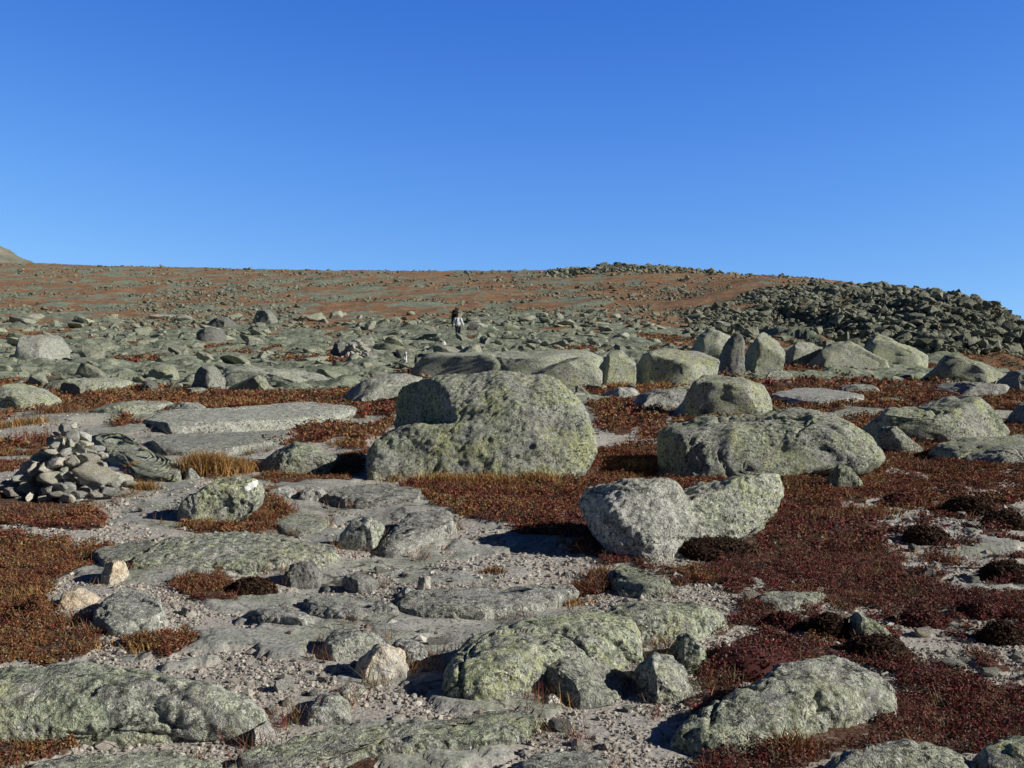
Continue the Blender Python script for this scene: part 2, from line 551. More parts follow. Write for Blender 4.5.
def ground_material():
    m, nt, b = new_mat('plateau_ground', .95)
    t = NT(nt)
    tc = t.n('ShaderNodeTexCoord')
    v = tc.outputs['Object']
    heath = t.attr('heath')
    near = t.attr('near')
    # gravel and grit
    vn = t.voro(v, 42, out='Color')
    vd = t.voro(v, 42)
    sep = t.n('ShaderNodeSeparateColor'); t.l(vn, sep.inputs[0])
    g = t.mix(sep.outputs[0], (.35, .335, .305), (.66, .63, .58))
    g = t.mix(t.ramp(vd, .010, .016, 0, .0), g, (.1, .09, .08))
    g = t.mix(t.ramp(t.noise(v, 1.1, 4, .6), .42, .62, 0, .75), g, (.47, .435, .39))
    g = t.mix(t.ramp(t.noise(v, 3.5, 4, .7), .52, .66, 0, .6), g, (.42, .41, .375))
    g = t.mix(t.ramp(t.noise(v, 120, 2, .7), .58, .68, 0, .75), g, (.07, .062, .055))
    bed = t.mix(t.ramp(t.noise(v, 3, 6, .75, .4), .36, .64), (.29, .295, .275), (.56, .56, .52))
    bed = t.mix(t.ramp(t.noise(v, 1.7, 6, .72), .46, .6, 0, .7), bed, t.mix(t.ramp(t.noise(v, 30, 4, .7), .38, .62), (.22, .25, .19), (.42, .45, .35)))
    bed = t.mix(t.ramp(t.noise(v, 26, 5, .78), .54, .60, 0, .8), bed, (.08, .08, .065))
    bed = t.mix(t.ramp(t.noise(v, 60, 3, .75), .59, .65, 0, .7), bed, (.55, .53, .48))
    wv = t.n('ShaderNodeVectorMath', operation='MULTIPLY_ADD')
    nz_ = t.n('ShaderNodeTexNoise')
    nz_.inputs['Scale'].default_value = 2.2
    nz_.inputs['Detail'].default_value = 5
    t.l(v, nz_.inputs['Vector'])
    t.l(nz_.outputs['Color'], wv.inputs[0])
    wv.inputs[1].default_value = (.55, .55, .55)
    t.l(v, wv.inputs[2])
    ck = t.ramp(t.voro(wv.outputs[0], 1.15, 'DISTANCE_TO_EDGE'), .004, .022, 1, 0)
    ck = t.math('MULTIPLY', ck, t.ramp(t.noise(v, 1.4, 3, .6), .42, .55))
    bed = t.mix(t.math('MULTIPLY', ck, .85), bed, (.045, .04, .032))
    bm_ = t.ramp(t.math('ADD', t.attr('bed'), t.ramp(t.noise(v, 9, 4, .7), .3, .7, -.3, .3)), .4, .6)
    g = t.mix(bm_, g, bed)
    # bare lichened rock farther out
    a = t.noise(v, .8, 6, .7, .3)
    fr = t.mix(t.ramp(t.noise(v, 1.6, 6, .72), .36, .66), (.17, .20, .14), (.38, .42, .32))
    fr = t.mix(t.ramp(t.noise(v, 5.2, 5, .75), .54, .63, 0, .8), fr, (.05, .056, .045))
    fr = t.mix(t.ramp(a, .58, .7, 0, .6), fr, (.46, .45, .40))
    rock = t.mix(near, fr, g)
    # soil and low heath
    hn = t.noise(v, .35, 5, .68)
    far = t.attr('far')
    h1 = t.mix(t.ramp(t.noise(v, 5, 5, .7), .4, .62), (.05, .026, .02), (.13, .062, .042))
    h1 = t.mix(t.ramp(t.noise(v, 70, 4, .8), .5, .62, 0, .8), h1, (.22, .13, .085))
    h1 = t.mix(t.ramp(t.noise(v, 24, 5, .8), .54, .62, 0, .8), h1, (.30, .27, .23))
    h1 = t.mix(t.ramp(t.noise(v, 45, 4, .8), .52, .6, 0, .85), h1, (.03, .018, .014))
    h2 = t.mix(t.ramp(hn, .36, .64), (.30, .145, .078), (.40, .245, .135))
    h2 = t.mix(t.ramp(t.noise(v, .9, 6, .78), .49, .6, 0, .85), h2, (.16, .165, .10))
    hc = t.mix(far, h1, h2)
    hm = t.math('ADD', heath, t.ramp(t.noise(v, 14, 4, .7), .3, .7, -.22, .22))
    c = t.mix(t.ramp(hm, .38, .62), rock, hc)
    t.l(c, b.inputs['Base Color'])
    hb = t.math('ADD', t.math('MULTIPLY', t.noise(v, 90, 4, .75), .6), t.math('MULTIPLY', vd, .8))
    nb = t.bump(t.noise(v, 11, 5, .8), .35, .03, t.bump(hb, .45, .008))
    nb2 = t.bump(t.noise(v, 1.2, 6, .7), 1.0, .25, nb)
    mixn = t.n('ShaderNodeMix', data_type='VECTOR')
    t.l(near, mixn.inputs[0]); t.l(nb2, mixn.inputs[4]); t.l(nb, mixn.inputs[5])
    t.l(mixn.outputs[1], b.inputs['Normal'])
    return m


def leaf_material(name, rough=.75, trans=.15):
    m, nt, b = new_mat(name, rough)
    t = NT(nt)
    t.l(t.attr('tone', out='Color'), b.inputs['Base Color'])
    tr = t.n('ShaderNodeBsdfTranslucent')
    t.l(t.attr('tone', out='Color'), tr.inputs['Color'])
    mx = t.n('ShaderNodeMixShader')
    mx.inputs[0].default_value = trans
    t.l(b.outputs[0], mx.inputs[1]); t.l(tr.outputs[0], mx.inputs[2])
    t.l(mx.outputs[0], nt.nodes['Material Output'].inputs['Surface'])
    return m


def pebble_material():
    m, nt, b = new_mat('loose_gravel', .9)
    t = NT(nt)
    tc = t.n('ShaderNodeTexCoord')
    c = t.mix(t.ramp(t.noise(tc.outputs['Object'], 60, 3, .7), .4, .65, 0, .5), t.attr('tone', out='Color'), (.1, .1, .09))
    t.l(c, b.inputs['Base Color'])
    return m


def plain_material(name, color, rough=.8, var=.25, scale=40):
    m, nt, b = new_mat(name, rough)
    t = NT(nt)
    tc = t.n('ShaderNodeTexCoord')
    d = tuple(c * (1 - var) for c in color)
    t.l(t.mix(t.ramp(t.noise(tc.outputs['Object'], scale, 3, .6), .35, .65), d, color), b.inputs['Base Color'])
    return m


M_ROCK = rock_material()
M_FAR = stuff_rock_material()
M_GROUND = ground_material()
M_LEAF = leaf_material('heath_leaves', .8, .12)
M_GRASS = leaf_material('dry_grass', .7, .25)
M_PEB = pebble_material()

# ------------------------------------------------------------------ the ground sheet
def build_ground():
    nu = 1150
    back = 3.0
    us = np.linspace(-1.15, 1.25, nu)
    ys = [1.2]
    while ys[-1] < 5200:
        y = ys[-1]
        st = y * (.0052 if y < 12 else .0065 if y < 60 else .009 if y < 450 else .05)
        ys.append(y + st)
    ys = np.array(ys)
    U, Y = np.meshgrid(us, ys)
    X = (U * Y).ravel()
    Yw = (Y - back).ravel()
    z = terrain_z(X, Yw)
    h, g, bd = cover(X, Yw, True)
    nearm = np.clip((30 - Yw) / 8, 0, 1)
    z += h * nearm * (.010 + .022 * n2(X, Yw, .45, 3, 4.4))
    z += (1 - h) * nearm * .006 * n2(X, Yw, .3, 2, 7.7)
    # rounded slabs and steps of bedrock in the middle distance
    mid = np.clip((Yw - 20) / 8, 0, 1) * np.clip((150 - Yw) / 60, 0, 1)
    z += mid * (1 - h) * .30 * np.clip(n2(X, Yw, 2.4, 4, 12.4) + .1, 0, 1)
    z += mid * (1 - h) * .10 * n2(X, Yw, .7, 3, 2.9)
    z += bd * nearm * (.012 + .018 * n2(X, Yw, .9, 2, 71.) + .034 * np.round(3.2 * n2(X * .8 + .3 * Yw, Yw, 1.1, 3, 73.)) / 3.2)
    v = np.stack([X, Yw, z], 1)
    nr = len(ys)
    i = np.arange((nr - 1) * nu).reshape(nr - 1, nu)[:, :-1].ravel()
    f = np.stack([i, i + 1, i + nu + 1, i + nu], 1)
    me = np_mesh('plateau_ground', v, f)
    for nm, arr in (('heath', h), ('near', g), ('bed', bd), ('far', np.clip((Yw - 30) / 70, 0, 1))):
        a = me.attributes.new(nm, 'FLOAT', 'POINT')
        a.data.foreach_set('value', arr.astype(np.float32))
    o = link('ground', me, M_GROUND)
    tag(o, 'stony alpine plateau with a gravel path, rising to a rust coloured hill', 'ground', kind='structure')


build_ground()

# far peak at the left edge
def build_hill():
    n, m = 90, 50
    v = []
    cx, cy = -640.0, 1250.0
    for j in range(m):
        for i in range(n):
            a = i / n * 2 * math.pi
            r = j / (m - 1)
            v.append((cx + 230 * r * math.cos(a), cy + 230 * r * math.sin(a), r))
    v = np.array(v)
    r = v[:, 2].copy()
    v[:, 2] = 126 - 122 * np.sqrt(r * r + .01) + 4 * n2(v[:, 0], v[:, 1], 30, 4, 3.3) + 2 * n2(v[:, 0], v[:, 1], 12, 3, .3)
    f = []
    for j in range(m - 1):
        for i in range(n):
            f.append((j * n + i, j * n + (i + 1) % n, (j + 1) * n + (i + 1) % n, (j + 1) * n + i))
    me = np_mesh('hill', v, np.array(f))
    mm, nt, b = new_mat('far_hill', .95)
    t = NT(nt)
    tc = t.n('ShaderNodeTexCoord')
    c = t.mix(t.ramp(t.noise(tc.outputs['Object'], .06, 6, .7), .35, .65), (.15, .16, .13), (.27, .25, .18))
    t.l(c, b.inputs['Base Color'])
    o = link('hill', me, mm)
    tag(o, 'grey-green rocky peak just showing at the left edge of the skyline', 'hill', kind='structure')


build_hill()

# ------------------------------------------------------------------ rocks
ROCKS = []          # (x, y, radius) of placed rocks, so that plants and gravel keep off
SEED = [0]


def rock_props(o, lichen, warm, shade, side=0.):
    o['lichen_side'] = float(side)
    o['lichen'] = float(lichen)
    o['warm'] = float(warm)
    o['shade'] = float(shade)


def boulder(poly, depth, label, lean=.35, box=.62, lichen=.7, warm=0., shade=1., facets=7, cracks=1, lod=6, name='boulder',
            low=.03, mid=.02, group=None, flo=.8, yaw=0., cat='rock', chips=7, left=0.):
    """rock standing on the ground with the given front outline (photo pixels); depth in metres front to back"""
    SEED[0] += 1
    r = np.random.default_rng(1000 + SEED[0])
    poly = np.array(poly, float)
    xb, yb = poly[:, 0].mean(), poly[:, 1].max()
    g = ground_at(float((poly[:, 0].min() + poly[:, 0].max()) / 2), float(yb))
    D = g[1] + depth * .42
    if D > 18: lod = min(lod, 5)
    z0 = g[2] + .1
    pts = []
    for px, py in poly:
        q = ray(px, py)
        y = (D + lean * (HC - z0)) / (1 - lean * q[2]) if lean * q[2] < .9 else D
        y = min(max(y, D - lean * .3), D + lean * 3)
        pts.append((q[0] * y, HC + q[2] * y))
    pts = np.array(pts)
    cx = (pts[:, 0].min() + pts[:, 0].max()) / 2
    zlo, zhi = pts[:, 1].min(), pts[:, 1].max()
    cz = zlo + (zhi - zlo) * .38
    loc = pts - np.array([cx, cz])
    loc[:, 1] = np.where(loc[:, 1] < -(cz - zlo) * .75, loc[:, 1] - .12 * (zhi - zlo), loc[:, 1])
    v, f = ico(lod)
    v = v.copy()
    ang = np.arctan2(v[:, 2], v[:, 0])
    s = np.sqrt(v[:, 0] ** 2 + v[:, 2] ** 2)
    rad = poly_radius(loc, ang)
    se = np.power(s, box)
    T = depth / 2
    yy = np.sign(v[:, 1]) * np.power(np.abs(v[:, 1]), .6) * T
    P = np.stack([np.cos(ang) * rad * se, yy, np.sin(ang) * rad * se], 1)
    P[:, 1] += lean * (P[:, 2] + cz - z0)
    if yaw:
        P[:, 1] += yaw * P[:, 0]
    size = max(np.ptp(pts[:, 0]) * .5 + (zhi - zlo) * .5, .08)
    P = facet_clip(P, facets, r, flo, .97)
    P = facet_clip(P, int(chips * 1.7), r, .66, .93, True, 1.6)
    if left:                            # broken face on the side away from the sun
        for nn in ((-.93, -.28, .22), (-.75, .2, .6)):
            n_ = np.array(nn) / np.linalg.norm(nn)
            sup = P @ n_
            P = P - n_[None, :] * (np.maximum(sup - sup.max() * left, 0) * .97)[:, None]
    # the cuts must not shrink the outline
    x0, x1, zt = loc[:, 0].min(), loc[:, 0].max(), loc[:, 1].max()
    P[:, 0] = np.where(P[:, 0] > 0, P[:, 0] * x1 / P[:, 0].max(), P[:, 0] * x0 / P[:, 0].min())
    P[:, 2] = np.where(P[:, 2] > 0, P[:, 2] * zt / P[:, 2].max(), P[:, 2])
    P = roughen(P, f, SEED[0], size, low, mid, .005, cracks, r)
    zg = float(terrain_z(cx, D)[0])
    P[:, 2] += cz - zg
    me = np_mesh(name, P, f)
    o = link(name, me, M_ROCK, loc=(cx, D, zg))
    rock_props(o, lichen, warm, shade)
    tag(o, label, cat, group)
    ROCKS.append((cx, D, np.ptp(pts[:, 0]) * .5, depth * .5))
    return o


def slab(poly, h, label, lichen=.5, warm=0., shade=1., facets=5, cracks=1, lod=6, name='rock_slab', tilt=(0, 0), edge=.5, low=.03,
         mid=.02, group=None, cat='rock', top=.42):
    """low rock with the given plan outline (photo pixels traced on the ground), h metres high"""
    SEED[0] += 1
    r = np.random.default_rng(2000 + SEED[0])
    h = h * .72
    ymax = max(p[1] for p in poly)
    ymin = min(p[1] for p in poly)
    pts = []
    for px, py in poly:
        k = (ymax - py) / max(ymax - ymin, 1)
        q = ground_at(px, py, h * (.15 + .75 * k))
        pts.append(q[:2])
    pts = np.array(pts)
    c = (pts.min(0) + pts.max(0)) / 2
    loc = pts - c
    v, f = ico(lod)
    v = v.copy()
    ang = np.arctan2(v[:, 1], v[:, 0])
    s = np.sqrt(v[:, 0] ** 2 + v[:, 1] ** 2)
    rad = poly_radius(loc, ang)
    se = np.power(s, edge)
    zz = np.where(v[:, 2] > 0, np.power(np.abs(v[:, 2]), top) * h, -np.power(np.abs(v[:, 2]), .5) * (h * .5 + .06))
    P = np.stack([np.cos(ang) * rad * se, np.sin(ang) * rad * se, zz], 1)
    up = np.clip(P[:, 2] / h, 0, 1)
    P[:, 2] += (tilt[0] * P[:, 0] + tilt[1] * P[:, 1]) * up
    size = (np.ptp(pts[:, 0]) + np.ptp(pts[:, 1])) * .5
    size = min(max(size, .1), 2.5)
    size = min(size, h * 6)
    P = facet_clip(P, facets + 5, r, .80, .99)
    for ax in (0, 1):                   # the cuts must not shrink the outline
        lo_, hi_ = loc[:, ax].min(), loc[:, ax].max()
        P[:, ax] = np.where(P[:, ax] > 0, P[:, ax] * hi_ / P[:, ax].max(), P[:, ax] * lo_ / P[:, ax].min())
    P = roughen(P, f, SEED[0], size, low, mid, .005, cracks, r)
    zg = float(terrain_z(c[0], c[1])[0])
    me = np_mesh(name, P, f)
    o = link(name, me, M_ROCK, loc=(c[0], c[1], zg))
    rock_props(o, lichen, warm, shade)
    tag(o, label, cat, group)
    ROCKS.append((c[0], c[1], np.ptp(pts[:, 0]) * .45, np.ptp(pts[:, 1]) * .45))
    return o


def bb(x0, x1, y0, y1, seed=0, sk=0.0):
    """a ready outline inside a box"""
    r = random.Random(seed * 31 + int(x0) * 7 + int(y0))
    w, h = x1 - x0, y1 - y0
    base = [(0, .8), (.06, .45), (.22, .12), (.45, 0), (.7, .06), (.9, .3), (1, .62), (.97, .92), (.7, 1), (.35, 1), (.1, .97)]
    return [(x0 + w * min(max(a + r.uniform(-.06, .06) + sk * (1 - b), 0), 1), y0 + h * min(max(b + r.uniform(-.08, .08) * (b < .9), 0), 1)) for a, b in base]


def hull_rock(parts, label, loc, lichen, warm, shade, voxel=.03, name='boulder', seed=1, size=2.0, cracks=2, low=.03, mid=.014, smooth=3, joint=.4):
    """several convex blocks fused into one boulder"""
    bm = bmesh.new()
    for pts in parts:
        b2 = bmesh.new()
        for p in pts:
            b2.verts.new(p)
        bmesh.ops.convex_hull(b2, input=b2.verts)
        tmp = bpy.data.meshes.new('tmp')
        b2.to_mesh(tmp)
        b2.free()
        bm.from_mesh(tmp)
        bpy.data.meshes.remove(tmp)
    bmesh.ops.delete(bm, geom=[v for v in bm.verts if not v.link_faces], context='VERTS')
    me = bpy.data.meshes.new(name)
    bmesh.ops.recalc_face_normals(bm, faces=bm.faces)
    bm.to_mesh(me)
    bm.free()
    o = bpy.data.objects.new(name, me)
    COL.objects.link(o)
    md = o.modifiers.new('fuse', 'REMESH')
    md.mode = 'VOXEL'
    md.voxel_size = voxel
    s = o.modifiers.new('soft', 'SMOOTH')
    s.factor = .5
    s.iterations = smooth
    dg = bpy.context.evaluated_depsgraph_get()
    ev = o.evaluated_get(dg)
    em = ev.to_mesh()
    nv = len(em.vertices)
    v = np.zeros(nv * 3, np.float32)
    em.vertices.foreach_get('co', v)
    v = v.reshape(-1, 3).astype(float)
    em.calc_loop_triangles()
    f = np.zeros(len(em.loop_triangles) * 3, np.int32)
    em.loop_triangles.foreach_get('vertices', f)
    f = f.reshape(-1, 3)
    ev.to_mesh_clear()
    COL.objects.unlink(o)
    bpy.data.objects.remove(o)
    r = np.random.default_rng(seed)
    v = roughen(v, f, seed, size, low, mid, .008, cracks, r, joint)
    me2 = np_mesh(name, v, f)
    o = link(name, me2, M_ROCK, loc=loc)
    rock_props(o, lichen, warm, shade)
    tag(o, label, 'rock')
    ROCKS.append((loc[0] + v[:, 0].mean(), loc[1] + v[:, 1].mean(), np.ptp(v[:, 0]) * .5, np.ptp(v[:, 1]) * .5))
    return o


# --- the big central boulder: low front block with a taller wedge set back on it
g = ground_at(480, 479)
hull_rock([
    [(-1.32, .32, -.15), (-1.22, .08, -.15), (.80, -.04, -.15), (.98, .04, -.15), (1.14, .3, -.1), (-1.30, .34, .16), (-1.17, .34, .40), (-.94, .36, .53),
     (-.1, .30, .55), (.55, .33, .67), (1.20, .41, .62), (1.32, .46, .40), (1.27, .32, .2), (1.08, .14, .02), (-1.25, 1.9, .3), (1.3, 1.8, .4), (-1.2, 1.9, -.1), (1.2, 1.9, -.1), (.6, 1.9, .5), (-.9, 1.9, .42)],
    [(-1.12, 1.8, .2), (-1.10, 1.7, .75), (-1.00, 1.62, .90), (-.84, 1.5, 1.02), (-.62, 1.25, 1.08), (-.52, .95, 1.02), (-.36, .62, .80), (-.25, .40, .50), (-.2, .40, .3),
     (.50, .36, .72), (1.0, .41, .70), (1.27, .50, .60), (1.12, .80, .86), (.80, .95, 1.08), (.25, 1.0, 1.15), (.1, 1.7, 1.06), (.8, 1.75, .98), (1.2, 1.7, .7), (.9, 2.2, .3), (-.9, 2.2, .3)],
], 'largest lichen-covered boulder in the centre, its upper half stepped back with a dark left face', tuple(g), .95, 0, 1.0, voxel=.024, seed=41, size=1.6, cracks=1, low=.025, mid=.017, smooth=16, joint=.3)

# --- right of it and in front of it
boulder([(661, 470), (660, 437), (672, 427), (700, 421), (735, 419), (766, 418), (800, 411), (836, 416), (858, 431), (872, 452), (852, 466), (810, 470), (760, 473), (700, 476), (664, 477)], 1.7,
        'long low lichened slab with a straight front wall, right of the big central boulder', lean=.35, box=.42, lichen=.9, facets=4, cracks=3, name='boulder', low=.03, flo=.92, lod=7, chips=0)
boulder([(670, 416), (678, 403), (690, 389), (708, 377), (738, 384), (760, 390), (769, 398), (770, 419)], 1.3, 'angular grey-green block leaning up behind the long slab', left=0.7, lean=.5, box=.5, lichen=.65, facets=2, flo=.93, chips=4)
boulder([(850, 432), (858, 412), (890, 410), (922, 408), (950, 400), (971, 396), (986, 410), (1001, 432), (985, 442), (930, 446), (880, 442)], 1.5,
        'yellow-green lichened boulder with a raised right end, near the right edge', left=0.7, lean=.45, box=.5, lichen=1., facets=5, flo=.9)
boulder([(878, 448), (876, 430), (884, 426), (905, 438), (922, 450), (910, 455), (890, 454)], .6, 'small pale wedge of rock tucked between the long slab and the yellow-green boulder', lean=.2, box=.5, lichen=.5, facets=5)
slab([(928, 452), (940, 440), (985, 436), (1040, 432), (1100, 440), (1100, 458), (1030, 462), (960, 460)], .32, 'low rounded slab running out of the right edge, under the yellow-green boulder', lichen=.75)
boulder([(965, 466), (968, 452), (990, 447), (1030, 448), (1060, 455), (1060, 466), (1010, 468)], .8, 'grey flat-topped rock below the rounded slab at the right edge', lichen=.35, lean=.5)
g = ground_at(655, 560)
hull_rock([
    [(-.22, .05, -.12), (.05, -.05, -.12), (.14, .06, -.10), (-.40, .45, .10), (-.54, .55, .30), (-.47, .55, 0.414), (-.30, .40, 0.502), (-.36, .14, .22), (-.30, .14, 0.370), (.10, .34, 0.546), (.22, .36, 0.502), (.30, .40, 0.405),
     (.30, .18, .25), (-.24, .03, .08), (-.05, -.02, .16), (-.45, .95, .3), (.2, 1.0, 0.440), (-.2, 1.0, -.1), (.2, .8, -.1)],
    [(.02, .06, -.1), (.24, .12, -.12), (.30, .3, 0.396), (.62, .46, 0.486), (.90, .58, 0.540), (1.06, .72, 0.522), (1.12, .76, 0.414), (1.02, .58, 0.315), (.75, .32, .12), (.45, .17, .0), (.0, .15, .3),
     (.4, 1.0, 0.387), (1.0, 1.05, 0.477), (1.0, 1.0, 0), (.3, 1.0, -.1)],
], 'two-lobed boulder in the right foreground, grey overhanging left lobe and yellow-lichened right shoulder', tuple(g), .42, 0, 1.1, voxel=.016, seed=57, size=1.0, cracks=2, low=.025, mid=.02, smooth=5, joint=.3)
COL.objects[-1]['lichen_side'] = .75
boulder(bb(826, 862, 465, 491, 3), .35, 'small upright rounded stone standing alone in the heath right of the two-lobed boulder', left=0.75, lichen=.6, lean=.1, box=.6, lod=5, facets=7)

# --- left half
blaze = boulder([(167, 526), (172, 508), (186, 498), (202, 491), (216, 479), (240, 478), (257, 480), (262, 497), (257, 511), (240, 518), (210, 524)], .75,
                'angular boulder with a white painted blaze on its right corner', left=0.72, lean=.25, box=.5, lichen=.75, facets=6, cracks=2, flo=.88, shade=1.1)
boulder([(245, 478), (262, 462), (276, 452), (294, 443), (316, 448), (339, 458), (330, 470), (300, 477)], .9, 'smooth grey-green hump of rock behind the blazed boulder', lean=.6, box=.7, lichen=.6, facets=4)
slab([(-80, 740), (-80, 668), (0, 660), (66, 654), (112, 654), (150, 658), (190, 664), (232, 679), (262, 702), (268, 716), (250, 728), (186, 733), (90, 737)], .30,
     'broad pale lichened slab filling the bottom left corner', lichen=.7, shade=1.15, lod=7, cracks=1, facets=-4, low=.015, mid=.012, edge=.8, top=.85)
slab([(0, 775), (40, 757), (120, 750), (206, 745), (235, 755), (215, 790), (60, 800)], .10, 'flat grey slab along the bottom edge below the broad pale slab', lichen=.35, lod=6)
slab([(205, 785), (262, 752), (330, 733), (430, 722), (500, 712), (560, 705), (556, 716), (490, 742), (420, 748), (340, 758), (300, 790)], .07,
     'long thin greenish strip of bedrock crossing the bottom of the path', lichen=.8, lod=7, shade=1.05)
slab([(441, 690), (443, 668), (455, 650), (472, 638), (500, 630), (530, 622), (556, 613), (600, 604), (640, 612), (640, 640), (600, 658), (560, 672), (512, 692), (480, 699)], .27,
     'humped green boulder with a grey broken front beside the path, bottom centre', lichen=.75, facets=-3, cracks=2, lod=7, edge=.65, mid=.016, top=.6)
slab([(588, 632), (594, 612), (625, 599), (680, 598), (727, 602), (724, 620), (690, 632), (640, 640), (600, 645)], .22, 'smooth pale green slab adjoining the humped boulder on its right', lichen=.85, lod=6, edge=.75, top=.75)
boulder([(525, 690), (530, 674), (545, 660), (562, 655), (590, 662), (628, 673), (610, 684), (580, 692), (545, 703)], .6, 'grey rounded boulder in front of the humped boulder', left=0.7, lean=.6, box=.6, lichen=.3, shade=.95)
boulder([(632, 676), (640, 664), (653, 655), (672, 662), (688, 676), (692, 700), (670, 704), (650, 694)], .5, 'tilted angular block right of the grey rounded boulder', left=0.7, lean=.5, box=.5, lichen=.6, facets=7)
boulder([(670, 652), (675, 640), (690, 634), (704, 650), (708, 668), (692, 674), (678, 668)], .45, 'narrow grey-green block wedged behind the tilted angular block', lean=.3, box=.5, lichen=.5)
slab([(672, 742), (686, 720), (722, 702), (775, 675), (828, 660), (852, 662), (892, 682), (893, 698), (860, 708), (812, 722), (758, 748), (700, 754)], .20,
     'long slanting pale boulder in the bottom right, dark shadow on its left', lichen=.6, facets=-3, cracks=2, lod=7, shade=1.15, edge=.65, top=.65, tilt=(-.06, .2))
slab([(790, 785), (842, 744), (896, 732), (940, 736), (968, 747), (985, 800), (800, 800)], .2, 'rounded mottled slab at the bottom edge, right of the slanting boulder', lichen=.75, lod=6, edge=.8, top=.8)
slab([(960, 760), (985, 738), (1030, 728), (1090, 735), (1090, 800), (980, 800)], .2, 'greenish slab filling the bottom right corner', lichen=.8, lod=6, edge=.8, top=.8)
slab([(393, 606), (402, 593), (440, 590), (520, 588), (578, 585), (566, 594), (525, 608), (476, 620), (423, 618)], .10, 'flat grey oval slab lying across the gravel path', lichen=.35, lod=6)
slab([(605, 574), (622, 569), (655, 575), (681, 590), (650, 597), (622, 594)], .12, 'flat greenish slab below the two-lobed boulder', lichen=.7, lod=5)
slab([(750, 594), (775, 591), (828, 592), (815, 602), (778, 613), (757, 606)], .09, 'flat grey-green plate in the red heath, right of centre', lichen=.5, lod=5)
boulder([(849, 645), (852, 628), (857, 614), (872, 622), (892, 634), (880, 642)], .25, 'pale green triangular stone between dark cushion mounds', lichen=.8, lean=.2, box=.45, lod=5)
boulder(bb(350, 408, 644, 682, 5), .35, 'tan block of fresh stone standing on the path', lichen=.05, warm=1., shade=1.35, lean=.2, box=.5, lod=6)
boulder(bb(384, 428, 640, 668, 6), .3, 'grey stone behind the tan block on the path', lichen=.15, lean=.3, lod=5)
boulder(bb(321, 386, 631, 661, 7), .4, 'grey flat-topped stone left of the tan block', lichen=.2, lean=.5, lod=5, shade=1.05)
slab([(300, 600), (318, 594), (360, 594), (393, 606), (396, 620), (330, 618)], .09, 'thin grey plate on the path left of the oval slab', lichen=.15, lod=5)
slab([(244, 612), (262, 606), (300, 608), (316, 620), (300, 628), (262, 622)], .10, 'low grey ledge at the left side of the gravel path', lichen=.15, lod=5)
slab([(306, 606), (330, 602), (346, 612), (336, 620), (312, 617)], .08, 'small grey plate beside the low ledge on the path', lichen=.15, lod=5)
boulder(bb(338, 378, 576, 594, 8), .3, 'blue-grey smooth stone half sunk in the gravel', lichen=.05, shade=.8, lean=.6, lod=5)
boulder(bb(417, 431, 575, 593, 9), .15, 'small pale upright stone at the back of the oval slab', lichen=.1, warm=.3, shade=1.25, lod=5)
boulder(bb(396, 418, 588, 600, 10), .2, 'small grey stone at the left tip of the oval slab', lichen=.1, lod=5)
slab([(128, 569), (134, 555), (163, 536), (232, 532), (300, 540), (334, 552), (336, 566), (282, 574), (220, 570), (160, 573)], .13,
     'wide smooth grey slab in front of the blazed boulder', lichen=.5, lod=7, cracks=2, edge=.7, top=.7)
slab([(96, 556), (102, 545), (150, 538), (180, 545), (140, 560), (110, 570)], .09, 'grey slab edge left of the wide smooth slab', lichen=.3, lod=5)
boulder(bb(102, 128, 559, 584, 11), .3, 'pale pinkish stone at the edge of the red heath', lichen=.05, warm=.6, shade=1.4, lod=5)
boulder(bb(56, 97, 588, 608, 12), .25, 'pinkish stone lying against the heath on the left', lichen=.05, warm=.6, shade=1.3, lod=5)
slab([(95, 622), (104, 600), (118, 592), (150, 590), (162, 602), (166, 622), (140, 632), (112, 634)], .14, 'cracked blue-grey slab left of the gravel path', lichen=.1, lod=6, cracks=3)
boulder(bb(282, 323, 562, 588, 13), .3, 'rough dark grey stone on the path below the wide slab', lichen=0, shade=.55, lod=5, facets=10, mid=.05)
boulder(bb(185, 201, 568, 579, 14), .15, 'small dark blue-grey stone below the wide slab', lichen=0, shade=.6, lod=4)
boulder(bb(183, 199, 468, 480, 15), .2, 'small grey stone in front of the golden grass clump', lichen=.1, lod=4)
# paved part of the path behind the blaze
slab([(146, 428), (160, 413), (230, 409), (300, 403), (346, 399), (358, 410), (330, 424), (262, 431), (172, 436)], .14, 'pale flat bedrock pavement on the path, upper left', lichen=.15, shade=1.15, lod=7, cracks=3)
slab([(150, 452), (156, 438), (230, 436), (302, 431), (272, 446), (230, 456), (165, 456)], .10, 'second flat grey pavement slab, nearer than the pale one', lichen=.3, lod=6, cracks=2, shade=1.05)
slab([(95, 440), (104, 430), (122, 432), (152, 452), (185, 466), (178, 482), (140, 470), (112, 456)], .16, 'grey-green slab sloping down to the right of the cairn', lichen=.55, lod=6)
boulder(bb(163, 208, 402, 416, 16), .6, 'low grey stone at the back of the pale pavement', lichen=.2, lean=.6, lod=5)
slab([(320, 497), (330, 486), (373, 485), (424, 490), (418, 500), (384, 508), (330, 505)], .10, 'flat broken slab in front of the big central boulder', lichen=.25, lod=6, cracks=2)
boulder([(334, 550), (338, 532), (350, 520), (372, 514), (384, 530), (376, 548), (350, 552)], .4, 'broken grey block among the slabs at the middle of the path', lichen=.3, lean=.4, lod=5, facets=9)
slab([(378, 556), (382, 540), (410, 516), (450, 508), (457, 528), (420, 544), (392, 557)], .14, 'tilted grey flagstone beside the broken block on the path', lichen=.3, lod=6, tilt=(.05, .05))
boulder(bb(262, 300, 486, 500, 17), .3, 'small pale stone right of the blazed boulder', lichen=.05, shade=1.25, lod=5)
boulder(bb(300, 330, 487, 503, 171), .3, 'small cracked stone between the pale stone and the broken slab', lichen=.1, shade=1.1, lod=5)
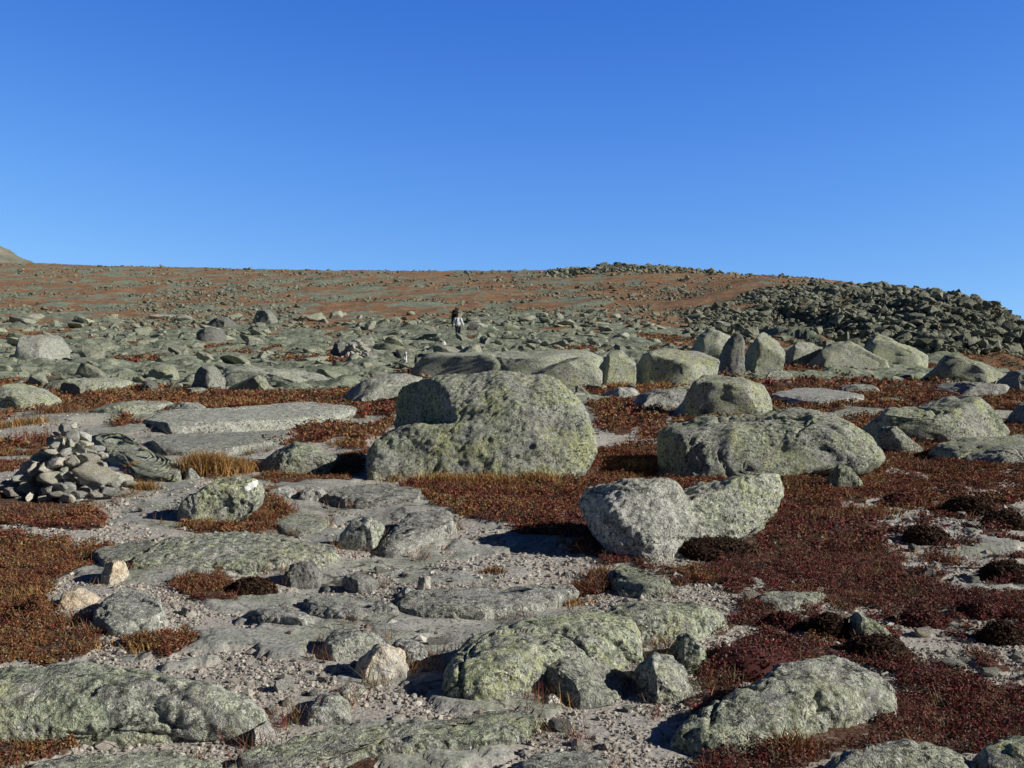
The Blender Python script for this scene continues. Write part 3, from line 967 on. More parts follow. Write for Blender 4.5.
slab([(270, 520), (285, 508), (318, 510), (330, 524), (318, 536), (284, 532)], .06, 'smooth patch of grey rock right of the blazed boulder', lichen=.4, lod=5)
# bits at lower middle
boulder(bb(302, 352, 700, 730, 18), .4, 'grey-green flat rock beside the greenish strip', lichen=.4, lean=.7, lod=5)
boulder(bb(335, 368, 686, 702, 19), .25, 'small pale stone on the path near the bottom', lichen=.1, warm=.3, shade=1.2, lod=5)
boulder(bb(252, 275, 722, 748, 20), .2, 'pale stone against the corner of the broad pale slab', lichen=.1, warm=.3, shade=1.2, lod=5)
boulder(bb(545, 561, 695, 706, 21), .1, 'white chip of stone in front of the grey rounded boulder', lichen=0, shade=1.9, lod=4)
slab([(512, 785), (520, 756), (560, 748), (610, 752), (612, 790)], .07, 'grey rock at the bottom edge, centre', lichen=.2, lod=5)

# --- middle distance, centre and right
boulder([(634, 386), (632, 360), (645, 352), (665, 347), (700, 350), (715, 356), (712, 376), (700, 384), (660, 387)], 3.0, 'large yellow-green boulder wall in the middle distance, right of centre', left=0.8, lean=.5, box=.4, lichen=1., facets=4, flo=.92)
boulder([(594, 388), (592, 362), (600, 352), (625, 350), (634, 360), (634, 387)], 2.2, 'boulder with a dark left face beside the yellow-green wall', left=0.55, lean=.4, box=.5, lichen=.7, shade=.9)
boulder([(520, 390), (528, 366), (548, 360), (585, 357), (600, 372), (602, 388)], 2.2, 'yellow-green boulder directly behind the big central boulder', left=0.75, lean=.5, box=.5, lichen=.95, facets=5)
boulder([(400, 378), (408, 362), (440, 354), (500, 350), (560, 350), (600, 356), (590, 370), (540, 376), (470, 380)], 5.0, 'broad grey-green outcrop behind the big central boulder', lean=1.2, box=.7, lichen=.7, facets=4, lod=7)
boulder([(716, 374), (722, 348), (730, 337), (742, 334), (740, 372), (730, 376)], 1.5, 'dark thin upright leaf of rock, leftmost of the cracked blocks', lean=.3, box=.5, lichen=.3, shade=.6)
boulder([(737, 373), (743, 340), (756, 332), (772, 336), (785, 346), (776, 370), (755, 374)], 1.9, 'tall cracked grey-green block on the right in the middle distance', left=0.6, lean=.35, box=.5, lichen=.6, facets=6)
boulder([(688, 360), (692, 342), (712, 328), (732, 334), (736, 352), (720, 362)], 2.5, 'rounded grey-green block behind the yellow-green wall', left=0.7, lean=.6, box=.6, lichen=.6)
boulder([(780, 366), (784, 350), (796, 341), (812, 344), (822, 352), (808, 366)], 1.8, 'grey-green block right of the tall cracked block', left=0.6, lean=.5, box=.5, lichen=.6)
boulder([(803, 368), (814, 354), (828, 344), (846, 341), (866, 349), (886, 364), (860, 370)], 2.4, 'rounded dome of rock below the ridge on the right', left=0.68, lean=.7, box=.7, lichen=.55, facets=3)
boulder([(852, 362), (860, 340), (872, 334), (894, 343), (925, 356), (922, 366), (880, 368)], 2.5, 'pale slanting block right of the dome of rock', left=0.6, lean=.6, box=.5, lichen=.85)
boulder([(926, 374), (930, 362), (944, 355), (968, 362), (1004, 370), (1002, 381), (960, 382)], 2.0, 'pale green low block at the foot of the ridge, far right', left=0.65, lean=.6, box=.5, lichen=.7)
boulder(bb(1004, 1050, 370, 394, 22), 1.6, 'blue-grey rounded rock cut by the right edge at the foot of the ridge', lichen=.3, lean=.5, shade=.85)
boulder([(934, 394), (938, 386), (962, 382), (1002, 384), (996, 392), (960, 397)], 1.4, 'flat blue-grey rock in the red heath, right', lichen=.25, lean=1., box=.5, shade=.95)
boulder(bb(1010, 1060, 402, 428, 23), 1.2, 'grey-green rock cut by the right edge above the rounded slab', lichen=.5, lean=.6)
boulder(bb(601, 642, 387, 399, 24), .9, 'small pale flat rock in the heath below the yellow-green wall', lichen=.3, lean=1., shade=1.15, lod=5)
boulder([(632, 408), (640, 395), (655, 389), (692, 391), (690, 402), (668, 410)], 1.1, 'grey plate overhanging its own shadow, left of the angular block', lichen=.25, lean=.8, box=.5, shade=1.05)
slab([(770, 398), (778, 391), (820, 389), (868, 396), (850, 404), (800, 404)], .2, 'thin pale slab above the long lichened slab', lichen=.2, lod=5, shade=1.1)
boulder(bb(836, 880, 384, 394, 25), .8, 'low pale rock in the red heath below the dome', lichen=.3, lean=1., lod=5, shade=1.1)
boulder(bb(764, 795, 371, 382, 26), .7, 'small pale rock in front of the tall cracked block', lichen=.3, lean=.6, lod=5, shade=1.15)
# --- middle distance, left
boulder([(-20, 410), (0, 388), (16, 383), (36, 390), (54, 403), (40, 410)], 1.6, 'yellow-green hump of rock at the left edge', lean=.8, box=.6, lichen=.95, facets=4)
boulder(bb(14, 67, 334, 362, 27), 4.0, 'broad dark green hump in the distance at left', left=0.6, lean=.8, lichen=.45, shade=.85)
boulder(bb(188, 223, 364, 392, 28), 1.2, 'upright grey-green block in the left middle distance', left=0.6, lean=.5, box=.5, lichen=.4, shade=.85)
boulder([(214, 384), (220, 367), (250, 366), (300, 372), (332, 382), (300, 388), (250, 388)], 3.0, 'long low grey-green slab right of the upright block', lean=1.3, lichen=.55)
boulder([(88, 416), (96, 406), (130, 402), (172, 403), (150, 412), (120, 417)], 1.6, 'flat green slab in the orange heath behind the cairn', lean=1.3, lichen=.65)
boulder(bb(44, 134, 377, 392, 29), 2.2, 'flat grey-green ledge left, above the orange heath', lean=1.2, lichen=.6)
boulder([(338, 404), (350, 392), (374, 380), (420, 373), (426, 384), (396, 396), (360, 402)], 1.8, 'flat grey ledge left of the big central boulder', lean=1.2, lichen=.3)
boulder([(330, 356), (334, 343), (338, 340), (346, 350), (348, 357)], 1.0, 'dark pointed rock left of the small cairn', lean=.1, lichen=.2, shade=.4)
boulder(bb(254, 279, 310, 325, 30), 2.5, 'dark boulder in the far boulder field, upper left', lean=.3, lichen=.3, shade=.55)
boulder(bb(208, 236, 317, 328, 31), 2.5, 'dark blue-grey mound of rock in the left distance', lean=.4, lichen=.05, shade=.5)
boulder(bb(194, 226, 327, 342, 32), 2.5, 'dark bushy-looking rock in front of the blue-grey mound', lean=.5, lichen=.15, shade=.5)
boulder(bb(142, 158, 380, 393, 33), .8, 'small dark block in the heath, left middle distance', lean=.2, lichen=.1, shade=.5, lod=5)
boulder(bb(290, 318, 375, 388, 34), 1.2, 'dark-sided rock at the end of the long low slab', left=0.5, lean=.4, lichen=.3, shade=.7, lod=5)
boulder(bb(466, 482, 322, 333, 35), 1.2, 'rock just right of the walker, toned dark for its shaded side', lean=.2, lichen=.1, shade=.4, lod=5)  # low tone stands in for the shaded side of this rock

# white blaze painted on the boulder: a thin skin lifted off its surface
def paint_blaze(rock, poly):
    me = rock.data
    nv = len(me.vertices)
    co = np.zeros(nv * 3, np.float32)
    me.vertices.foreach_get('co', co)
    co = co.reshape(-1, 3) + np.array(rock.location)
    f = np.zeros(len(me.polygons) * 3, np.int32)
    me.loops.foreach_get('vertex_index', f)
    f = f.reshape(-1, 3)
    n = vnormals(co, f)
    c = co[f].mean(1)
    fn = np.cross(co[f[:, 1]] - co[f[:, 0]], co[f[:, 2]] - co[f[:, 0]])
    px, py = project(c[:, 0], c[:, 1], c[:, 2])
    jit = fbm(c / .05, 2) * .3
    sel = in_poly(px + jit, py + jit, poly) & ((fn * (EYE - c)).sum(1) > 0)
    ff = f[sel]
    lab = {int(q): int(q) for q in np.unique(ff)}      # keep the one connected patch
    for _ in range(60):
        ch = False
        for tri in ff:
            m = min(lab[int(q)] for q in tri)
            for q in tri:
                if lab[int(q)] != m:
                    lab[int(q)] = m
                    ch = True
        if not ch: break
    tl = np.array([lab[int(q)] for q in ff[:, 0]])
    vals, cnt = np.unique(tl, return_counts=True)
    ff = ff[tl == vals[cnt.argmax()]]
    used, inv = np.unique(ff, return_inverse=True)
    v = co[used] + n[used] * .003 - np.array(rock.location)
    m2 = np_mesh('paint_blaze', v, inv.reshape(-1, 3).astype(np.int32))
    o = link('paint_blaze', m2, plain_material('white_paint', (.88, .88, .86), .7, .1, 60), rock)
    o['label'] = 'white painted trail blaze'


paint_blaze(blaze, [(243.5, 490), (250, 482), (257, 480), (257.5, 485), (248, 492)])

# ------------------------------------------------------------------ smaller stones: plain block shapes
def block_mesh(seed, k=4, flat=.6, n_planes=15):
    r = np.random.default_rng(seed)
    v, f = ico(k)
    v = np.sign(v) * np.abs(v) ** .55 * .85
    v = v * np.array([1, r.uniform(.7, 1), flat])
    v = facet_clip(v, n_planes, r, .5, .85, False)
    v = roughen(v, f, seed, 1.0, .04, .02, .0, 0, r)
    return v, f


BLOCKS = [block_mesh(300 + i, 4, random.Random(i).uniform(.4, .7)) for i in range(14)]
BLOCK_ME = [np_mesh('stone', v, f) for v, f in BLOCKS]


def rest_stone(x, y, sx, sy, sz, yaw, name='stone', parent=None, z=None, tilt=(0, 0), idx=None):
    i = random.randrange(len(BLOCK_ME)) if idx is None else idx
    o = link(name, BLOCK_ME[i], M_ROCK, parent)
    if z is None:
        z = float(terrain_z(x, y)[0]) + sz * .25
    o.location = (x, y, z)
    o.scale = (sx, sy, sz)
    o.rotation_euler = (tilt[0], tilt[1], yaw)
    return o


# large cairn at the left: conical heap of flat stones
def cairn(px, py, hgt, rbase, n, label, stone, lichen, shade, warm, extra=()):
    gp = ground_at(px, py)
    root = bpy.data.objects.new('cairn', None)
    COL.objects.link(root)
    root.location = gp
    ROCKS.append((gp[0], gp[1] - rbase * .6, rbase * 1.1, rbase * 2.2))
    tag(root, label, 'cairn')
    rr = random.Random(int(px))
    k = 0
    z = 0.02
    while z < hgt:
        t = z / hgt
        R = rbase * (1 - t) + stone * .1
        th = stone * rr.uniform(.26, .36)
        cnt = max(1, int(2 * math.pi * R / (stone * .82)))
        ph = rr.uniform(0, 6)
        for ring, q in ((1.0, cnt), (.5, max(1, cnt // 2)) if R > stone * .7 else (0, 0)):
            for i in range(q):
                a = ph + 2 * math.pi * i / q + rr.uniform(-.25, .25)
                rad = R * ring * rr.uniform(.82, 1.05) if R > stone * .3 else 0
                s = stone * rr.uniform(.38, .72) * (1 - .25 * t)
                o = rest_stone(rad * math.cos(a), rad * math.sin(a), s, s * rr.uniform(.6, .9), s * rr.uniform(.55, 1.0), a + rr.uniform(-.6, .6), parent=root,
                               z=z + rr.uniform(-.02, .03), tilt=(rr.uniform(-.25, .25), rr.uniform(-.1, .35) * (1 if ring else 0)), idx=rr.randrange(14))
                w = rr.random()
                rock_props(o, lichen * rr.random(), warm * (w > .6), shade * rr.uniform(.75, 1.25))
                k += 1
        z += th
    for (dx, dy, s, zz, l, sh) in extra:
        o = rest_stone(dx, dy, s, s * .7, s * .6, rr.uniform(-.5, .5), parent=root, z=zz, tilt=(rr.uniform(-.1, .4), .3), idx=rr.randrange(14))
        rock_props(o, l, warm * (rr.random() > .5), sh)
    return root


cairn(70, 493, .74, .56, 60, 'tall cone-shaped cairn of heaped pale stones beside the path at left', .25, .3, 1.8, .3,
      extra=[(.38, -.38, .25, .24, .15, 1.25), (-.48, -.28, .22, .06, .2, 1.3), (-.60, -.15, .16, .05, .1, 1.2), (.30, -.52, .12, .06, .1, 1.4), (.45, -.5, .10, .05, .1, 1.3),
             (.12, -.55, .12, .06, .1, 1.3), (.58, -.42, .10, .05, .2, 1.1), (-.38, -.45, .14, .07, .1, 1.2), (-.75, -.2, .12, .04, .1, 1.), (.66, -.28, .09, .04, .1, 1.2)])
cairn(356, 358, .75, .75, 20, 'small low cairn of pale stones in the middle distance, left of centre', .5, .15, 1.35, .2)

# pale standing stones marking the trail
def upright(px0, px1, py0, py1, label, shade, warm=0.):
    return boulder([(px0, py1), (px0 + .1, (py0 + py1) / 2), (px0 + .6, py0 + .3), ((px0 + px1) / 2 + .3, py0), (px1 - .2, py0 + 1.5), (px1, (py0 + py1) / 2), (px1, py1)],
                   (px1 - px0) * .035, label, lean=.05, box=.5, lichen=.05, shade=shade, warm=warm, lod=4, facets=4, cracks=0, name='standing_stone')


upright(402.5, 407, 351, 367, 'thin white upright stone left of centre, behind the big boulder', 2.4)
upright(414.5, 417.5, 354, 371, 'thin dark upright stone beside the white upright one', .35)
upright(441, 446, 340, 349, 'short white upright stone below the walker', 2.2)

# loose stones lying on the path
rr = random.Random(5)
cand = 0
spots = []
while cand < 44:
    px, py = rr.uniform(140, 640), rr.uniform(480, 766)
    if px > 460 and py > 560 and py < 700 or (px < 270 and py > 640): continue
    p = ground_at(px, py)
    hh, gg = cover(p[:1], p[1:2])
    if hh[0] > .5 or any(((p[0] - q[0]) / (q[2] + .05)) ** 2 + ((p[1] - q[1]) / (q[3] + .08)) ** 2 < 1 for q in ROCKS): continue
    s = rr.choice([.03, .035, .04, .05, .06, .075])
    o = rest_stone(p[0], p[1], s, s * rr.uniform(.6, .9), s * rr.uniform(.6, .9), rr.uniform(0, 6), 'loose_stone')
    rock_props(o, rr.random() * .2, rr.choice([0, 0, .5]), rr.uniform(.9, 1.4))
    tag(o, 'loose fist-sized grey stone lying on the gravel path', 'stone', 'loose stones on the gravel path')
    cand += 1
cand = 0
while cand < 34:
    px, py = rr.uniform(750, 1040), rr.uniform(498, 700)
    p = ground_at(px, py)
    hh, gg = cover(p[:1], p[1:2])
    if (hh[0] > .5 and rr.random() > .12) or any(((p[0] - q[0]) / (q[2] + .03)) ** 2 + ((p[1] - q[1]) / (q[3] + .05)) ** 2 < 1 for q in ROCKS): continue
    s = rr.choice([.04, .05, .06, .08, .1])
    o = rest_stone(p[0], p[1], s, s * rr.uniform(.6, .9), s * rr.uniform(.55, .8), rr.uniform(0, 6), 'loose_stone')
    rock_props(o, rr.random() * .4, rr.choice([0, 0, .4]), rr.uniform(.9, 1.4))
    tag(o, 'pale loose stone among gravel and heath at the right', 'stone', 'loose stones in the right-hand heath')
    cand += 1

WALK = ground_at(458, 341)
ROCKS.append((WALK[0], WALK[1] - 1.2, .7, 3.0))
# boulders of the middle distance, each a rock of its own
zones = [  # px range, py range, count, width px range, label, group
    ((-20, 330), (318, 345), 46, (12, 40), 'grey-green lichened boulder in the far boulder field on the left', 'boulders of the far left field'),
    ((-20, 400), (346, 374), 30, (18, 60), 'low grey-green boulder in the left middle distance', 'boulders of the left middle distance'),
    ((330, 640), (314, 348), 58, (12, 40), 'grey-green boulder in the field around and behind the walker', 'boulders around the walker'),
    ((560, 740), (318, 345), 24, (14, 34), 'angular boulder in the field left of the ridge', 'boulders left of the ridge'),
    ((-20, 340), (376, 396), 10, (20, 70), 'low slab of grey-green rock in the orange heath on the left', 'slabs in the orange heath'),
]
for (xr, yr, n, wr, lab, grp) in zones:
    c = 0
    tries = 0
    while c < n and tries < 4000:
        tries += 1
        px, py = rr.uniform(*xr), rr.uniform(*yr)
        p = ground_at(px, py)
        w = rr.uniform(*wr) * p[1] / F * .5 * rr.uniform(.6, 1)
        if any(((p[0] - q[0]) / (q[2] + w * .7)) ** 2 + ((p[1] - q[1]) / (q[3] + w)) ** 2 < 1 for q in ROCKS): continue
        sy = w * rr.uniform(.7, 1.2)
        w *= 1.12
        sz = w * rr.uniform(.2, .5) * (1.8 if rr.random() > .8 else 1)
        o = rest_stone(p[0], p[1], w, sy, sz, rr.uniform(0, 6.28), 'boulder', tilt=(rr.uniform(-.25, .25), rr.uniform(-.25, .25)))
        rock_props(o, rr.uniform(.5, 1.), 0, rr.uniform(.75, 1.05))
        tag(o, lab, 'rock', grp)
        ROCKS.append((p[0], p[1], w, sy))
        c += 1

# ------------------------------------------------------------------ rubble that nobody could count
def scatter_rocks(name, X, Y, S, label, k=2, sink=.25, tones=None, flatr=(.45, .8)):
    r = np.random.default_rng(len(X))
    temps = [block_mesh(500 + i, k, .7, 8) for i in range(10)]
    Z = terrain_z(X, Y)
    vs, fs, cs = [], [], []
    off = 0
    for i in range(len(X)):
        v, f = temps[r.integers(10)]
        a, tx, ty = r.uniform(0, 6.28), r.normal(0, .3), r.normal(0, .3)
        ca, sa = math.cos(a), math.sin(a)
        R = np.array([[ca, -sa, 0], [sa, ca, 0], [0, 0, 1]]) @ np.array([[1, 0, ty], [0, 1, tx], [-ty, -tx, 1]])
        sc = np.array([1, r.uniform(.6, 1), r.uniform(*flatr)]) * S[i]
        q = (v * sc) @ R.T + np.array([X[i], Y[i], Z[i] + S[i] * sink * r.uniform(.4, 1.3)])
        vs.append(q)
        fs.append(f + off)
        off += len(v)
        t = tones[r.integers(len(tones))] * r.uniform(.75, 1.15)
        cs.append(np.tile(t, (len(v), 1)))
    me = np_mesh(name, np.concatenate(vs), np.concatenate(fs), smooth=False, col=np.concatenate(cs))
    o = link(name, me, M_FAR)
    tag(o, label, 'rocks', kind='stuff')


TG = .88 * np.array([[.26, .29, .22], [.31, .335, .265], [.22, .235, .20], [.35, .365, .31], [.29, .30, .27]])

r = np.random.default_rng(3)
# talus on the ridge to the right
N = 38000
px = r.uniform(690, 1060, N)
dd = r.uniform(74, 135, N)
x = (px - 512) / F * dd
z = terrain_z(x, dd, False)
ppx, ppy = project(x, dd, z)
# the block-strewn part of the face: starts lower down towards the left
edge = np.interp(ppx, [690, 730, 760, 830, 870, 910, 1100], [326, 304, 292, 286, 282, 274, 268]) + 6 * n2(x, dd, 4., 2, 3.)
keep = (ppy > edge) & (n2(x, dd, 9., 2, 7.) + np.where(ppx > 860, .9, .12) > -.12)
x, dd = x[keep], dd[keep]
S = np.exp(r.normal(math.log(.21), .55, len(x))) * np.interp(x / dd, [.17, .29], [.6, 1.])
scatter_rocks('talus_blocks', x, dd, np.clip(S, .1, .9), 'slope of tumbled grey blocks on the ridge at the right', 1, .4, TG * .64, (.55, 1.0))
# the rocky knoll on the skyline and other stony streaks on the far slope
N = 15000
px = r.uniform(-30, 830, N)
dd = np.exp(r.uniform(math.log(95), math.log(400), N))
x = (px - 512) / F * dd
stony = n2(x * .5, dd * .35, 7., 3, 4.2)
kn = np.exp(-(((px - 640) / 60) ** 2)) * np.exp(-(((dd - 318) / 45) ** 2))
keep = (stony + kn * 1.2 + np.interp(dd, [95, 130, 200, 400], [.35, .05, -.06, -.08]) > .06)
x, dd = x[keep], dd[keep]
S = np.exp(r.normal(math.log(.27), .4, len(x))) * np.interp(dd, [95, 200, 400], [.8, 1.1, 1.9])
kx = r.uniform(545, 735, 1500)
kd = r.uniform(265, 335, 1500)
kk = r.random(1500) < np.exp(-((kx - 625) / 55) ** 2) + .12
kx = (kx - 512) / F * kd
x, dd, S = np.concatenate([x, kx[kk]]), np.concatenate([dd, kd[kk]]), np.concatenate([S, np.exp(r.normal(math.log(.75), .4, kk.sum()))])
scatter_rocks('scattered_stones', x, dd, np.clip(S, .15, 2.2), 'countless grey stones dotted over the far rust coloured slope', 1, .3, TG * .72)
# rubble between the boulders of the middle distance
N = 4600
px = r.uniform(-30, 760, N)
dd = np.exp(r.uniform(math.log(24), math.log(110), N))
x = (px - 512) / F * dd
keep = np.ones(N, bool)
for q in ROCKS:
    keep &= ((x - q[0]) / (q[2] + .05)) ** 2 + ((dd - q[1]) / (q[3] + .05)) ** 2 > 1
hh, _ = cover(x, dd)
keep &= (hh < .5) | (r.random(N) < .25)
x, dd = x[keep], dd[keep]
S = np.exp(r.normal(math.log(.17), .55, len(x))) * np.interp(dd, [24, 110], [.75, 1.7])
scatter_rocks('field_rubble', x, dd, np.clip(S, .06, .9), 'small grey-green rubble between the boulders of the middle distance', 2, .2, TG, (.35, .75))

# ------------------------------------------------------------------ low plants
def off_rocks(x, y, m=.9):
    keep = np.ones(len(x), bool)
    for q in ROCKS:
        keep &= ((x - q[0]) / (q[2] * m + .001)) ** 2 + ((y - q[1]) / (q[3] * m + .001)) ** 2 > 1
    return keep


PAL = {
    'maroon': np.array([[.20, .05, .047], [.13, .042, .04], [.24, .08, .062], [.09, .036, .03], [.25, .13, .085], [.20, .15, .12], [.25, .05, .055], [.15, .09, .07]]),
    'red': np.array([[.33, .07, .058], [.25, .058, .048], [.36, .125, .062], [.16, .05, .04], [.38, .19, .085], [.28, .14, .09]]),
    'rust': np.array([[.42, .165, .065], [.34, .115, .055], [.46, .25, .10], [.22, .09, .05], [.32, .08, .055], [.32, .22, .11], [.24, .16, .10]]),
    'moss': np.array([[.075, .036, .026], [.05, .03, .02], [.11, .05, .03], [.09, .06, .03]]),
    'gold': np.array([[.46, .27, .10], [.38, .20, .07], [.52, .36, .15], [.31, .155, .06], [.26, .18, .08]]),
}


PAL['red'] = PAL['red'] * np.array([.80, .95, .9])
PAL['rust'] = PAL['rust'] * np.array([.80, .9, .9])


def leaf_cloud(C, R, Hh, L, s, pal, r, base=None, upright=.3):
    """L small leaf quads round each clump centre"""
    n = len(C)
    d = r.normal(size=(n, L, 3))
    d /= np.linalg.norm(d, axis=2)[..., None]
    d[..., 2] = np.abs(d[..., 2])
    rad = r.uniform(.45, 1.0, (n, L, 1))
    off = d * rad
    off[..., :2] *= R[:, None, None]
    off[..., 2] *= Hh[:, None]
    P = C[:, None, :] + off
    nrm = d + r.normal(size=(n, L, 3)) * .7
    nrm /= np.linalg.norm(nrm, axis=2)[..., None]
    t1 = np.cross(nrm, r.normal(size=(n, L, 3)))
    t1 /= np.maximum(np.linalg.norm(t1, axis=2), 1e-6)[..., None]
    t2 = np.cross(nrm, t1)
    ss = (s[:, None] * r.uniform(.6, 1.3, (n, L)))[..., None]
    a = t1 * ss * 1.25
    b = t2 * ss * .6
    Q = np.stack([P - a, P - b, P + a, P + b], 2).reshape(-1, 3)
    F4 = np.arange(len(Q)).reshape(-1, 4)
    if base is None:
        ci = r.integers(0, len(pal), n)
        c = pal[ci][:, None, :] * r.uniform(.6, 1.35, (n, L, 1))
        mixc = pal[r.integers(0, len(pal), (n, L))]
        c = c * .65 + mixc * .35
    else:
        c = base[:, None, :] * r.uniform(.6, 1.4, (n, L, 1))
    # leaves deep in the clump are darker
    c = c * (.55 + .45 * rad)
    c4 = np.repeat(c.reshape(-1, 3), 4, 0)
    return Q, F4, c4


def ground_scatter(r, n, ymin, ymax, pad=190):
    n = int(n * (W + 2 * pad) / (W + 120))
    """random points on the ground, even per square metre within the view"""
    y = np.sqrt(r.uniform(ymin ** 2, ymax ** 2, n))
    px = r.uniform(-pad, W + pad, n)
    x = (px - 512) / F * y
    return x, y


r = np.random.default_rng(21)
qs, fs, cs = [], [], []
off = 0
for (n, y0, y1, rad, hgt, L, s) in ((75000, 3.2, 8.0, .032, .034, 12, .006), (75000, 8.0, 15, .052, .05, 10, .0105), (42000, 15, 30, .11, .10, 8, .026), (26000, 30, 80, .22, .16, 6, .06)):
    x, y = ground_scatter(r, n, y0, y1)
    n = len(x)
    h, _ = cover(x, y)
    keep = (h > .5) & off_rocks(x, y, .8)
    # thin, open places in the mats
    keep &= (n2(x, y, .30, 4, 14.) > np.where(x / np.maximum(y, 1) > .05, -.03, -.1)) | (r.random(n) < .3)
    x, y = x[keep], y[keep]
    z = terrain_z(x, y) + .02
    m = len(x)
    px, py = project(x, y, z)
    k = n2(x, y, .9, 3, 20.)
    k2 = n2(x, y, 3.0, 2, 27.)
    zone = np.where((px > 560) & (y < 9.5), 0, np.where((px > 400) & (y < 18), 1, 2))
    zone = np.where((zone == 0) & (k2 + k * .5 > .55), 1, zone)
    zone = np.where((zone == 1) & (k > .3), 2, zone)
    zone = np.where((zone == 2) & (k < -.3) & (y < 40), 1, zone)
    base = np.zeros((m, 3))
    for zi, pn in enumerate(('maroon', 'red', 'rust')):
        mm = zone == zi
        base[mm] = PAL[pn][r.integers(0, len(PAL[pn]), mm.sum())]
    hs = hgt * (1 + .9 * np.clip(n2(x, y, .3, 2, 31.), -.6, 1))
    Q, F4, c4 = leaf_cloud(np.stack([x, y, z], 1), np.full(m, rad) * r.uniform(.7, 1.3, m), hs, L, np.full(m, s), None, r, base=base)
    qs.append(Q); fs.append(F4 + off); cs.append(c4)
    off += len(Q)
me = np_mesh('heath_shrubs', np.concatenate(qs), np.concatenate(fs), smooth=False, col=np.concatenate(cs))
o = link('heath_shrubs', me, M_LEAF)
tag(o, 'low red and rust coloured autumn heath matting the plateau', 'heath', kind='stuff')


# dry grass: blades in tufts
def grass_blades(spots, r):
    qs, fs, cs = [], [], []
    off = 0
    for (px, py, wpx, hm, n, pal) in spots:
        g = ground_at(px, py)
        wm = wpx * g[1] / F * .5
        b = g[None, :] + np.stack([r.normal(0, wm * .5, n), r.normal(0, wm * .35, n), np.zeros(n)], 1)
        b[:, 2] = terrain_z(b[:, 0], b[:, 1]) - .01
        hh = hm * r.uniform(.5, 1.15, n)
        lean = np.stack([r.normal(0, .45, n), r.normal(0, .45, n)], 1)
        ang = r.uniform(0, 6.28, n)
        wd = np.stack([np.cos(ang), np.sin(ang), np.zeros(n)], 1) * (.0022 + .00028 * g[1])
        mid = b + np.stack([lean[:, 0] * hh * .35, lean[:, 1] * hh * .35, hh * .6], 1)
        tip = b + np.stack([lean[:, 0] * hh, lean[:, 1] * hh, hh * (1 - .25 * (lean ** 2).sum(1))], 1)
        Q = np.stack([b - wd, b + wd, mid + wd * .8, mid - wd * .8, mid - wd * .8, mid + wd * .8, tip + wd * .15, tip - wd * .15], 1).reshape(-1, 3)
        qs.append(Q)
        fs.append(np.arange(len(Q)).reshape(-1, 4) + off)
        off += len(Q)
        c = PAL[pal][r.integers(0, len(PAL[pal]), n)] * r.uniform(.7, 1.25, (n, 1))
        cs.append(np.repeat(c, 8, 0))
    return np.concatenate(qs), np.concatenate(fs), np.concatenate(cs)


spots = [(208, 474, 46, .25, 1700, 'gold'), (238, 472, 30, .16, 500, 'gold'), (228, 470, 26, .15, 300, 'gold'), (135, 470, 12, .11, 160, 'gold'), (146, 490, 26, .10, 260, 'gold'), (225, 520, 60, .09, 420, 'gold'), (255, 522, 40, .12, 350, 'rust'),
         (282, 512, 24, .12, 200, 'rust'), (200, 528, 40, .07, 240, 'gold'), (288, 480, 40, .11, 260, 'rust'), (400, 481, 40, .11, 260, 'gold'), (440, 483, 60, .13, 480, 'gold'), (490, 483, 60, .12, 480, 'gold'), (540, 482, 50, .12, 420, 'gold'),
         (570, 470, 40, .11, 260, 'rust'), (520, 492, 90, .10, 420, 'rust'), (430, 492, 70, .10, 300, 'rust'), (640, 470, 30, .13, 260, 'gold'), (625, 480, 40, .10, 200, 'gold'), (700, 479, 60, .08, 240, 'rust'), (790, 475, 60, .09, 260, 'rust'),
         (700, 540, 70, .09, 260, 'rust'), (830, 520, 60, .10, 300, 'rust'), (870, 515, 50, .10, 260, 'rust'), (905, 465, 50, .10, 260, 'rust'), (760, 520, 40, .09, 180, 'rust'), (150, 650, 40, .06, 300, 'gold'), (215, 592, 36, .05, 260, 'gold'), (165, 645, 36, .06, 200, 'rust'),
         (585, 592, 40, .09, 220, 'rust'), (600, 578, 30, .10, 200, 'rust'), (570, 605, 40, .06, 140, 'gold'), (420, 548, 50, .04, 200, 'gold'), (400, 553, 30, .04, 120, 'gold'), (495, 572, 26, .05, 160, 'rust'), (330, 760, 30, .04, 160, 'gold'), (440, 750, 16, .03, 80, 'gold'),
         (760, 710, 60, .10, 320, 'rust'), (815, 722, 60, .10, 300, 'rust'), (790, 755, 60, .10, 320, 'rust'), (590, 662, 40, .05, 160, 'gold'), (668, 388, 60, .22, 300, 'gold'), (690, 385, 40, .2, 200, 'gold'), (905, 368, 40, .25, 260, 'gold'), (620, 388, 20, .2, 140, 'gold'),
         (20, 425, 60, .14, 400, 'gold'), (60, 412, 60, .16, 300, 'rust'), (240, 404, 60, .16, 400, 'gold'), (215, 408, 40, .14, 260, 'rust'), (270, 398, 50, .16, 300, 'rust'), (40, 440, 60, .12, 300, 'rust'), (380, 400, 30, .12, 200, 'gold'), (365, 432, 50, .1, 260, 'rust'), (345, 445, 40, .1, 200, 'gold'),
         (20, 600, 60, .07, 260, 'gold'), (60, 625, 60, .07, 260, 'rust'), (30, 645, 70, .07, 300, 'rust'), (85, 650, 40, .06, 160, 'gold'), (85, 515, 40, .07, 200, 'rust'), (30, 510, 60, .07, 200, 'rust'), (860, 600, 50, .07, 160, 'rust'), (940, 560, 60, .07, 160, 'rust')]
Q, F4, C4 = grass_blades(spots, np.random.default_rng(8))
r = np.random.default_rng(77)
bx_, by_ = [], []
x, y = ground_scatter(r, 26000, 3.3, 18)
h, _ = cover(x, y)
kp = (h > .5) & (n2(x, y, .7, 3, 51.) > -.05) & off_rocks(x, y, .85)
bx_.append(x[kp]); by_.append(y[kp])
